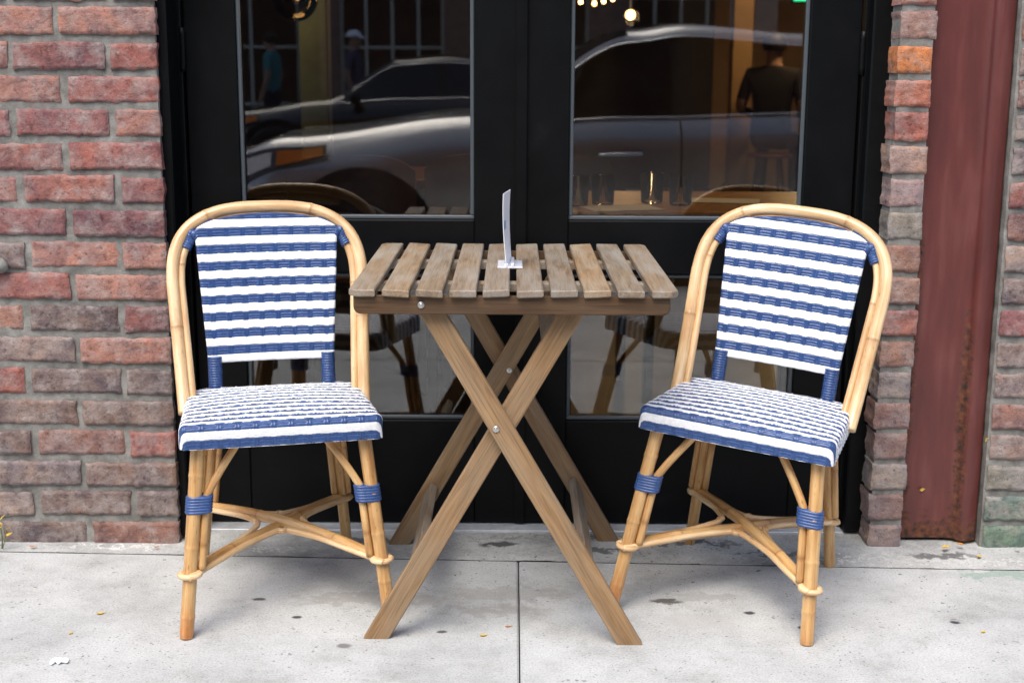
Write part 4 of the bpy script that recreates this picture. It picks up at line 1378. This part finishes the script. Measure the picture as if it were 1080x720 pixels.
# ------------------------------------------------------------------ people
M['skin'] = simple('skin', (.42, .25, .18), .5)
M['cap_white'] = simple('white_cap', (.75, .77, .85), .7)
M['tee_black'] = simple('black_tee', (.012, .012, .014), .8)
M['tee_teal'] = simple('teal_shirt', (.06, .25, .26), .8)
M['tee_navy'] = simple('navy_shirt', (.09, .08, .13), .8)
M['jeans'] = simple('dark_jeans', (.03, .035, .06), .8)
M['hair'] = simple('dark_hair', (.02, .014, .01), .6)
def skin_mesh(joints, edges, name, mats, parent=None, mat_fn=None):
    me = bpy.data.meshes.new(name)
    me.from_pydata([j[0] for j in joints], edges, [])
    o = bpy.data.objects.new(name, me); COL.objects.link(o)
    o.modifiers.new('s', 'SKIN')
    if not me.skin_vertices: me.attributes  # layer is made by the modifier
    for i, j in enumerate(joints):
        sv = me.skin_vertices[0].data[i]; r_ = j[1]
        sv.radius = r_ if isinstance(r_, tuple) else (r_, r_)
        sv.use_root = (i == 0)
    sub = o.modifiers.new('u', 'SUBSURF'); sub.levels = 2; sub.render_levels = 2
    dg = bpy.context.evaluated_depsgraph_get()
    ev = o.evaluated_get(dg)
    nm = bpy.data.meshes.new_from_object(ev)
    bpy.data.objects.remove(o); bpy.data.meshes.remove(me)
    nm.name = name
    for m_ in mats: nm.materials.append(m_)
    for p in nm.polygons:
        p.use_smooth = True
        p.material_index = mat_fn(p.center) if mat_fn else 0
    n = bpy.data.objects.new(name, nm); COL.objects.link(n)
    if parent: n.parent = parent
    return n
def head_parts(root, at, hair, cap=None, scale=1.0):
    pass
def person(loc, rz, label, shirt, seated=False, cap=None, hair=True, S=1.0):
    """facing local -Y; standing height 1.70*S"""
    h = -.36 if seated else 0.0      # body drop
    J = []; E = []
    def j(p, r_): J.append((tuple(Vector(p) * S), tuple(x * S for x in r_) if isinstance(r_, tuple) else r_ * S)); return len(J) - 1
    pel = j((0, 0, .95 + h), (.15, .11)); wst = j((0, -.005, 1.10 + h), (.135, .10)); ch = j((0, .0, 1.28 + h), (.165, .115))
    nk = j((0, .0, 1.43 + h), (.062, .062)); hd0 = j((0, -.015, 1.50 + h), (.062, .07)); hd1 = j((0, -.02, 1.585 + h), (.078, .095)); hd2 = j((0, -.015, 1.655 + h), (.062, .075))
    E += [(pel, wst), (wst, ch), (ch, nk), (nk, hd0), (hd0, hd1), (hd1, hd2)]
    nose = j((0, -.118, 1.575 + h), .014); E.append((hd1, nose))
    for s in (-1, 1):
        sh = j((s * .175, 0, 1.38 + h), .062); el = j((s * .235, .03, 1.12 + h), .045); wr = j((s * .22, -.06, .90 + h) if not seated else (s * .17, -.26, 1.08 + h), .03)
        wv = Vector(J[wr][0]) - Vector(J[el][0]); wv.normalize()
        pm = j(tuple((Vector(J[wr][0]) / S + wv * .06)), (.036, .02))
        E += [(ch, sh), (sh, el), (el, wr), (wr, pm)]
        for q in range(4):
            base = Vector(J[pm][0]) / S
            sdv = Vector((0, 1, 0)) if abs(wv.z) > .7 else Vector((1, 0, 0))
            f1 = base + wv * .045 + sdv * (q - 1.5) * .018; f2 = f1 + wv * (.035 + (.008 if q in (1, 2) else 0)) + Vector((-s * .012, -.01, -.006))
            a_ = j(f1, .009); b2 = j(f2, .008); E += [(pm, a_), (a_, b2)]
        t1 = j(Vector(J[wr][0]) / S + wv * .05 + Vector((-s * .035, -.02, 0)), .010); E.append((pm, t1))
        hp = j((s * .09, 0, .90 + h), .085)
        if seated: kn = j((s * .13, -.42, .52), .062); an = j((s * .13, -.40, .09), .04); toe = j((s * .14, -.54, .035), .034)
        else: kn = j((s * .10, -.03 + s * .04, .50), .06); an = j((s * .105, .03 + s * .10, .09), .042); toe = j((s * .12, -.13 + s * .10, .035), .036)
        E += [(pel, hp), (hp, kn), (kn, an), (an, toe)]
    zN, zB = (1.445 + h) * S, (.93 + h) * S
    def mf(c):
        if c.z > zN: return 0
        if abs(c.x) > .195 * S and (.80 + h) * S < c.z < (1.20 + h) * S and c.y > -.3 * S: return 0
        if abs(c.x) > .2 * S and c.z < (1.16 + h) * S and not seated: return 0
        if seated and c.y < -.12 * S and c.z > .66 * S: return 0
        if c.z > zB: return 1
        if c.z < .085 * S: return 3
        return 2
    root = empty('person', loc, rz, label, 'person')
    body = skin_mesh(J, E, 'body', [M['skin'], shirt, M['jeans'], M['hair']], root, mf)
    hc = Vector((0, -.018, 1.60 + h)) * S
    for s in (-1, 1):
        pass
    for s in (-1, 1):
        b = MB()
        b.lathe([(.001, -.011), (.008, -.008), (.011, 0), (.008, .008), (.001, .011)], (hc.x + s * .031 * S, hc.y - .082 * S, hc.z - .010), 10)
        b.build('eye', M['hair'], root)
    b = MB(); b.box((-.022 * S, -.005, -.004), (.022 * S, .004, .004), .003, 0, Matrix.Translation(hc + Vector((0, -.083, -.075)) * S)); b.build('mouth', simple('lips', (.30, .12, .10), .5), root)
    b = MB()
    def cap_grid(r0, lo):
        def f(u, v):
            an = 2 * math.pi * u; t = v
            fr = lo + (1.5708 - lo) * t
            if cap is None and math.cos(an + math.pi / 2) : pass
            yb = -math.sin(an)
            low = lo + (.55 if yb > .25 else 0) * (1 - t) * (yb if cap is None else 0)
            fr = low + (1.5708 - low) * t
            return (hc.x + r0 * .98 * math.cos(fr) * math.cos(an), hc.y + .008 * S + r0 * 1.16 * math.cos(fr) * math.sin(an), hc.z + r0 * 1.02 * math.sin(fr))
        return f
    if cap is None:
        b.grid(24, 8, cap_grid(.093 * S, -.55), 0, True); b.build('hair', M['hair'], root)
    else:
        b.grid(24, 8, cap_grid(.098 * S, .12), 0, True)
        b.grid(12, 4, lambda u, v: (hc.x + (.085 * (2 * u - 1)) * S, hc.y - (.065 + .10 * v * (1 - .45 * (2 * u - 1) ** 2) + .02 * (1 - (2 * u - 1) ** 2)) * S, hc.z + (.022 - .012 * v - .012 * (2 * u - 1) ** 2) * S), 0, True)
        b.build('cap', cap, root)
    return root
# seated inside, seen from behind on a stool
person((2.03, 7.6, .0), R(160), 'person in a black t-shirt seated inside, seen from behind through the right door', M['tee_black'], True, None, S=1.05)
stl = empty('stool', (2.03, 7.62, 0), 0, 'dark wooden stool under the person seated inside', 'stool')
b = MB(); b.lathe([(.001, .46), (.17, .46), (.18, .45), (.18, .43), (.001, .425)], (0, 0, 0), 24); b.build('seat', M['chairwood'], stl)
for k in range(4):
    a_ = math.pi / 4 + k * math.pi / 2
    b = MB(); b.tube([(.11 * math.cos(a_), .11 * math.sin(a_), .43), (.17 * math.cos(a_), .17 * math.sin(a_), -.004)], .014, 8); b.build('leg', M['chairwood'], stl)

# ------------------------------------------------------------------ the street behind the camera
def make_car(loc, rz, label, paint, L=4.6, Wd=1.84, Hh=1.47, belt=.97, hood=.95, glassm=None, cat='car', nose_z=.74):
    root = empty('parked_car', loc, rz, label, cat)
    hw = Wd / 2
    def lerpk(x, ks):
        for (a, va), (c_, vc) in zip(ks[:-1], ks[1:]):
            if x <= c_:
                t = (x - a) / (c_ - a); t = max(0, min(1, t)); t = t * t * (3 - 2 * t)
                return va + (vc - va) * t
        return ks[-1][1]
    cow, wt, rp, rb = (.31 * L, .495 * L, .70 * L, .89 * L) if Hh > 1.45 else (.29 * L, .455 * L, .68 * L, .875 * L)     # cowl, windscreen top, roof end, rear glass base
    topz = [(0, nose_z - .10), (.03 * L, nose_z), (.10 * L, hood - .10), (cow, hood + .02), (wt, Hh - .035), (.55 * L, Hh), (rp, Hh - .05), (rb, belt + .10), (.95 * L, belt + .08), (L, belt - .12)]
    beltz = [(0, nose_z - .14), (.03 * L, nose_z - .06), (.10 * L, hood - .19), (cow, belt - .05), (wt, belt), (rp, belt + .03), (rb, belt + .05), (.95 * L, belt + .03), (L, belt - .16)]
    wid = [(0, hw * .70), (.03 * L, hw * .82), (.10 * L, hw * .95), (.25 * L, hw), (.75 * L, hw), (.93 * L, hw * .94), (L, hw * .78)]
    low = [(0, .30), (.08 * L, .20), (.9 * L, .22), (L, .36)]
    gw = [(0, .80), (cow, .80), (wt, .68), (rp, .70), (rb, .86), (L, .92)]    # width factor of the upper edge
    NU = 84
    prof = []
    for i in range(NU + 1):
        x = L * i / NU
        w = lerpk(x, wid); z0 = lerpk(x, low); zb = lerpk(x, beltz); zt = max(lerpk(x, topz), zb + .02); g = lerpk(x, gw)
        zm = z0 + (zb - z0) * .52
        sec = [(0, z0 - .01), (w * .80, z0 - .01), (w * .955, z0 + .035), (w * .985, z0 + (zb - z0) * .25), (w * .992, zm), (w * 1.0, zm + (zb - zm) * .42),
               (w * .99, zb - .15), (w * .958, zb - .085), (w * .885, zb - .012)]
        gl = w * g
        zr = zt - .092 * min(1, (zt - zb) / .3)
        sec += [(w * .868, zb + .004), (gl + (w * .868 - gl) * .5, zb + (zr - zb) * .52), (gl, zr), (gl * .95, zr + (zt - zr) * .45), (gl * .82, zt - (zt - zr) * .22), (gl * .5, zt - .012), (gl * .25, zt - .003), (0, zt)]
        prof.append((x, sec))
    ns = len(prof[0][1])
    # regions
    def is_side(i, k): # between belt and roof edge inside the cabin
        x = L * (i + .5) / NU
        return k in (9, 10) and cow + .19 < x < rb - .22
    def is_screen(i, k):
        x = L * (i + .5) / NU
        return k >= 12 and (cow + .06 < x < wt - .05 or rp + .08 < x < rb - .02)
    bp = [.545 * L]; wins = []
    body = MB(); scr = MB(); rscr = MB()
    for sgn in (1, -1):
        win = MB(); win2 = MB(); plr = MB(); fw2 = []; frs = []; fpl = []
        vs = [(x, sgn * y, z) for x, sec in prof for y, z in sec]
        fb = []; fw = []; fsn = []
        for i in range(NU):
            for k in range(ns - 1):
                a = i * ns + k
                q = (a, a + 1, a + ns + 1, a + ns)
                q = q if sgn < 0 else tuple(reversed(q))
                xm = L * (i + .5) / NU
                if is_side(i, k) and abs(xm - bp[0]) > .045: (fw if xm < bp[0] else fw2).append(q)
                elif is_side(i, k): fpl.append(q)
                elif is_screen(i, k): (fsn if xm < bp[0] else frs).append(q)
                else: fb.append(q)
        body.add(vs, fb, 0, True); win.add(vs, fw, 0, True); win2.add(vs, fw2, 0, True); scr.add(vs, fsn, 0, True); rscr.add(vs, frs, 0, True)
        plr.add(vs, fpl, 0, True); wins.append(plr.build('door_pillar', M['rubber'], root))
        wins.append(win.build('side_window', glassm, root)); wins.append(win2.build('side_window', glassm, root))
        for end in (0, NU):
            f = tuple(end * ns + k for k in range(ns))
            body.f.append(tuple(len(body.v) - len(vs) + k for k in f)); body.mi.append(0); body.sm.append(False)
    def clean(o):
        bm = bmesh.new(); bm.from_mesh(o.data)
        bmesh.ops.remove_doubles(bm, verts=bm.verts, dist=.0005)
        loose = [v for v in bm.verts if not v.link_faces]; bmesh.ops.delete(bm, geom=loose, context='VERTS')
        bmesh.ops.recalc_face_normals(bm, faces=bm.faces)
        bm.to_mesh(o.data); bm.free(); return o
    clean(body.build('body', paint, root)); clean(scr.build('windscreen', glassm, root)); clean(rscr.build('rear_window', glassm, root))
    for o_ in wins: clean(o_)
    def side_pt(x, k, off=.004, sgn=1):
        i = min(NU - 1, max(0, int(x / L * NU))); t = x / L * NU - i
        a, c_ = prof[i][1][k], prof[i + 1][1][k]
        return Vector((x, sgn * (a[0] + (c_[0] - a[0]) * t + off), a[1] + (c_[1] - a[1]) * t))
    for sgn in (1, -1):
        tr = MB()
        xs_ = [cow + .15 + (rb - .25 - cow - .15) * k / 24 for k in range(25)]
        tr.tube([side_pt(x, 9, .004, sgn) + Vector((0, 0, .004)) for x in xs_], .011, 6, res=2, flat=.6)
        tr.build('window_trim', M['chrome'], root); tr = MB()
        xs_ = [cow + .22 + (rb - .25 - cow - .22) * k / 24 for k in range(25)]
        tr.tube([side_pt(x, 11, .003, sgn) + Vector((0, 0, .004)) for x in xs_], .010, 6, res=2, flat=.6)
        tr.build('window_trim', M['chrome'], root)
        for x in (.50 * L, .725 * L):
            hd = MB()
            p = side_pt(x, 6, .0, sgn); q = side_pt(x - .22, 6, .0, sgn)
            up_ = Vector((0, sgn * .038, -.03)); base = Vector((0, 0, -.03))
            hd.tube([p + base, p + up_ + Vector((-.02, 0, 0)), q + up_ + Vector((.02, 0, 0)), q + base], .013, 8, res=5)
            hd.build('door_handle', M['chrome'], root)
        # door gaps
        for x in (.335 * L, .545 * L, .76 * L):
            gp = MB()
            gp.tube([side_pt(x + .02 * (k == 1), k, .001, sgn) for k in range(2, 9)], .0045, 5, res=3)
            gp.build('door_gap', M['rubber'], root)
        mr = MB()
        p = side_pt(cow + .34, 9, 0, sgn)
        Mx = Matrix.Translation(p + Vector((0, sgn * .12, .07))) @ Matrix.Diagonal((.75, 1.25, .85, 1))
        mr.lathe([(.001, -.09), (.05, -.08), (.085, -.03), (.09, .02), (.06, .075), (.001, .09)], (0, 0, 0), 16, M=Mx)
        mr.tube([p, p + Vector((0, sgn * .08, .05))], .02, 8)
        mr.build('wing_mirror', paint, root)
        # headlight and tail light, wrapped round the corners
        hl = MB()
        def hp(u, v):
            x = .025 * L + .125 * L * u; h0 = side_pt(x, 6, .004, sgn); h1 = side_pt(x, 8, .006, sgn)
            lo = h0 + Vector((0, 0, -.05 * (1 - u))); 
            return lo.lerp(h1, v * (1 - .55 * u) + .45 * u) + Vector((0, 0, .05))
        hl.grid(12, 5, hp, 0, True, flip=(sgn > 0)); hlo = hl.build('headlight', M['lamp'], root)
        ind = MB(); ind.grid(8, 3, lambda u, v: hp(.55 + .42 * u, .15 + .7 * v) + Vector((0, sgn * .006, 0)), 0, True, flip=(sgn > 0)); ind.build('indicator', M['amber_lens'], hlo)
        rf = MB(); rf.grid(8, 3, lambda u, v: hp(.16 + .34 * u, .2 + .62 * v) + Vector((0, sgn * .006, 0)), 0, True, flip=(sgn > 0)); rf.build('reflector', M['reflector'], hlo)
        tl = MB()
        def tp(u, v):
            x = .90 * L + .09 * L * u; return side_pt(x, 6, .004, sgn).lerp(side_pt(x, 8, .005, sgn), v)
        tl.grid(8, 4, tp, 0, True, flip=(sgn > 0)); tl.build('tail_light', M['taillamp'], root)
        for xw in (.19 * L, .79 * L):
            rad = .335
            y0 = sgn * (hw * .992)
            Mr = Matrix.Rotation(R(90), 4, 'X')
            ar = MB()
            ar.lathe([(.001, 0), (rad + .055, 0)], (xw, y0 + sgn * .003, rad), 36, M=Mr)
            ar.lathe([(rad + .05, -.004), (rad + .075, -.004), (rad + .075, .012), (rad + .05, .012)], (xw, y0 + sgn * .006, rad), 36, M=Mr)
            ar.build('wheel_arch', M['rubber'], root)
            wh = MB()
            wh.lathe([(.20, -.03), (.215, .028), (.25, .034), (.31, .03), (rad, .012), (rad, -.10), (.2, -.11)], (xw, y0 + sgn * .008, rad), 36, M=Matrix.Rotation(R(90) * sgn * -1, 4, 'X'))
            ty = wh.build('wheel', M['rubber'], root)
            rm = MB()
            for k in range(10):
                a_ = 2 * math.pi * k / 10
                d = Vector((math.cos(a_), 0, math.sin(a_)))
                rm.tube([Vector((xw, y0 + sgn * .030, rad)) + d * .03, Vector((xw, y0 + sgn * .026, rad)) + d * .205], .014, 6, res=2)
            rm.lathe([(.205, 0), (.218, .006), (.218, .024), (.205, .03), (.195, .02), (.195, 0)], (xw, y0 + sgn * .008, rad), 36, M=Matrix.Rotation(R(90) * sgn * -1, 4, 'X'))
            rm.lathe([(.001, .034), (.03, .032), (.05, .02), (.05, 0)], (xw, y0 + sgn * .008, rad), 20, M=Matrix.Rotation(R(90) * sgn * -1, 4, 'X'))
            rm.build('rim', M['alloy'], ty)
    gr = MB(); z = nose_z
    gr.box((-.012, -.42, z - .36), (.02, .42, z - .16), .01); gr.build('grille', M['rubber'], root)
    return root
M['chrome'] = simple('chrome_trim', (.80, .81, .83), .12, 1.0)
M['rubber'] = simple('black_rubber', (.012, .012, .012), .6)
M['alloy'] = simple('alloy_wheel', (.55, .56, .58), .3, .9)
M['lamp'] = simple('headlamp_lens', (.10, .10, .105), .06, 0)
M['reflector'] = simple('headlamp_reflector', (.85, .85, .86), .2)
M['amber_lens'] = simple('amber_lens', (.75, .22, .03), .15)
M['taillamp'] = simple('tail_lamp_lens', (.35, .02, .02), .1)
M['carglass'] = simple('tinted_car_glass', (.012, .014, .016), .03, 0, .6)
make_car((-1.74, -3.85 - .93, -.15), 0, 'silver grey car parked at the kerb, mirrored large in the door glass', mat_carpaint('silver_paint', (.47, .46, .455), .6), 4.85, 1.86, 1.53, 1.0, 1.0, M['carglass'], nose_z=.80)
make_car((-3.3, -10.35 - .92, -.15), 0, 'black saloon parked across the street, mirrored in the left pane', mat_carpaint('black_paint', (.012, .012, .013), .2), 4.7, 1.82, 1.40, .93, .92, M['carglass'])
person((-1.95, -13.3, -.055), R(100), 'person in a white cap and dark shirt walking on the far pavement', M['tee_navy'], False, M['cap_white'], S=.94)
person((-3.0, -13.6, -.055), R(-80), 'person in a teal shirt walking on the far pavement', M['tee_teal'], False, None, S=.93)

M['facade_a'] = simple('dark_shopfront_paint', (.055, .066, .055), .6, var=.2, scale=2)
M['facade_b'] = simple('brown_brick_front', (.27, .17, .13), .9, var=.25, scale=8)
M['facade_c'] = simple('cream_front', (.42, .39, .33), .8, var=.12, scale=3)
M['cream_trim'] = simple('cream_window_trim', (.62, .59, .50), .6)
M['shopglass'] = simple('shop_glass', (.02, .022, .024), .05, 0, .6)
M['amber'] = emit('lit_shop_window', (1.0, .55, .2), .35)
def facade(x0, x1, h, mat, label, bays, lit=False):
    r_ = empty('shop_building', ((x0 + x1) / 2, -16.0, 0), 0, label, 'building')
    w = (x1 - x0) / 2 - .004
    # wall built as frame members so that openings are real recesses
    rows = [(-.05, .55, 2.9)] + [(3.6 + 2.9 * k, 4.3 + 2.9 * k, 6.0 + 2.9 * k) for k in range(int((h - 4) / 2.9))]
    b = MB()
    b.box((-w, -6, -.1), (w, -.35, h))
    zprev = -.1
    for (zf, za, zb) in rows:
        b.box((-w, -.35, zprev), (w, 0, za)); zprev = zb
        bw = 2 * w / bays
        for k in range(bays + 1):
            xc = -w + bw * k; pw = .28
            b.box((max(-w, xc - pw), -.349, za), (min(w, xc + pw), -.001, zb))
    b.box((-w, -.35, zprev), (w, 0, h))
    b.build('wall', mat, r_)
    b = MB(); b.box((-w, -.4, h), (w, .25, h + .35), .04); b.build('cornice', M['cream_trim'], r_)
    for (zf, za, zb) in rows:
        bw = 2 * w / bays
        for k in range(bays):
            xa, xb = -w + bw * k + .28, -w + bw * (k + 1) - .28
            f = MB(); t = .05
            f.box((xa, -.20, za), (xa + t, -.12, zb)); f.box((xb - t, -.20, za), (xb, -.12, zb)); f.box((xa + t, -.20, za), (xb - t, -.12, za + t)); f.box((xa + t, -.20, zb - t), (xb - t, -.12, zb))
            nm = 3 if zf < 1 else 1
            for q in range(1, nm + 1):
                xm = xa + (xb - xa) * q / (nm + 1); f.box((xm - .022, -.185, za + t), (xm + .022, -.135, zb - t))
            for q in ((.35, .65) if zf < 1 else (.5,)):
                zm = za + (zb - za) * q; f.box((xa + t, -.18, zm - .02), (xb - t, -.14, zm + .02))
            fo = f.build('window', M['cream_trim'], r_)
            g = MB(); g.box((xa + .02, -.175, za + .02), (xb - .02, -.165, zb - .02)); g.build('pane', M['amber'] if (lit and zf < 1 and k == 0) else M['shopglass'], fo)
    return r_
facade(-9.5, -2.75, 9.0, M['facade_a'], 'dark painted shopfront across the street, left of the cream framed windows', 2, True)
facade(-2.75, 3.4, 10.5, M['facade_b'], 'brown brick building across the street with cream framed shop windows', 3)
facade(3.4, 11.0, 8.6, M['facade_c'], 'cream fronted building across the street, furthest right', 3)
facade(-18, -9.5, 11.0, M['facade_b'], 'taller brown brick building across the street, furthest left', 3)
facade(11.0, 20, 10.0, M['facade_a'], 'dark shopfront building across the street beyond the cream front', 3)

# ------------------------------------------------------------------ light, sky, camera
world = bpy.data.worlds.new('World'); scene.world = world; world.use_nodes = True
nt = world.node_tree
bg = nt.nodes['Background']
sky = nt.nodes.new('ShaderNodeTexSky'); sky.sky_type = 'NISHITA'; sky.sun_disc = False
SUN_EL, SUN_AZ = R(58), R(205)     # azimuth from +Y clockwise
sky.sun_elevation = SUN_EL; sky.sun_rotation = SUN_AZ
sky.air_density = 1.0; sky.dust_density = 2.6; sky.ozone_density = 1.0
nt.links.new(sky.outputs[0], bg.inputs['Color'])
bg.inputs['Strength'].default_value = .15
sd = Vector((math.sin(SUN_AZ) * math.cos(SUN_EL), math.cos(SUN_AZ) * math.cos(SUN_EL), math.sin(SUN_EL)))
sl_ = bpy.data.lights.new('sun', 'SUN'); sl_.energy = 1.3; sl_.angle = R(38); sl_.color = (1.0, .945, .85)
so = bpy.data.objects.new('sun', sl_); COL.objects.link(so)
so.rotation_euler = (-sd).to_track_quat('-Z', 'Y').to_euler(); so.location = sd * 30

F = 1410.0; PIT = R(11.65); ROLL = R(.30)
fw = Vector((0, math.cos(PIT), -math.sin(PIT))); rt = Vector((1, 0, 0)); up = rt.cross(fw)
rt2 = rt * math.cos(ROLL) + up * math.sin(ROLL); up2 = rt2.cross(fw)
cam = bpy.data.cameras.new('camera'); co = bpy.data.objects.new('camera', cam); COL.objects.link(co)
mw = Matrix((rt2, up2, -fw)).transposed().to_4x4(); mw.translation = Vector((0, -3.05, 1.13))
co.matrix_world = mw
cam.sensor_width = 36; cam.lens = 36 * F / 1080
cam.clip_start = .02; cam.clip_end = 1500
cam.dof.use_dof = True; cam.dof.focus_distance = 2.72; cam.dof.aperture_fstop = 5.0
scene.camera = co

scene.view_settings.view_transform = 'Standard'; scene.view_settings.look = 'None'
scene.view_settings.gamma = 1; scene.view_settings.exposure = 1.17
scene.render.engine = 'CYCLES'
cy = scene.cycles
cy.use_denoising = True
cy.max_bounces = 8; cy.diffuse_bounces = 4; cy.glossy_bounces = 4; cy.transparent_max_bounces = 12
cy.sample_clamp_indirect = 6
cy.caustics_reflective = False; cy.caustics_refractive = False
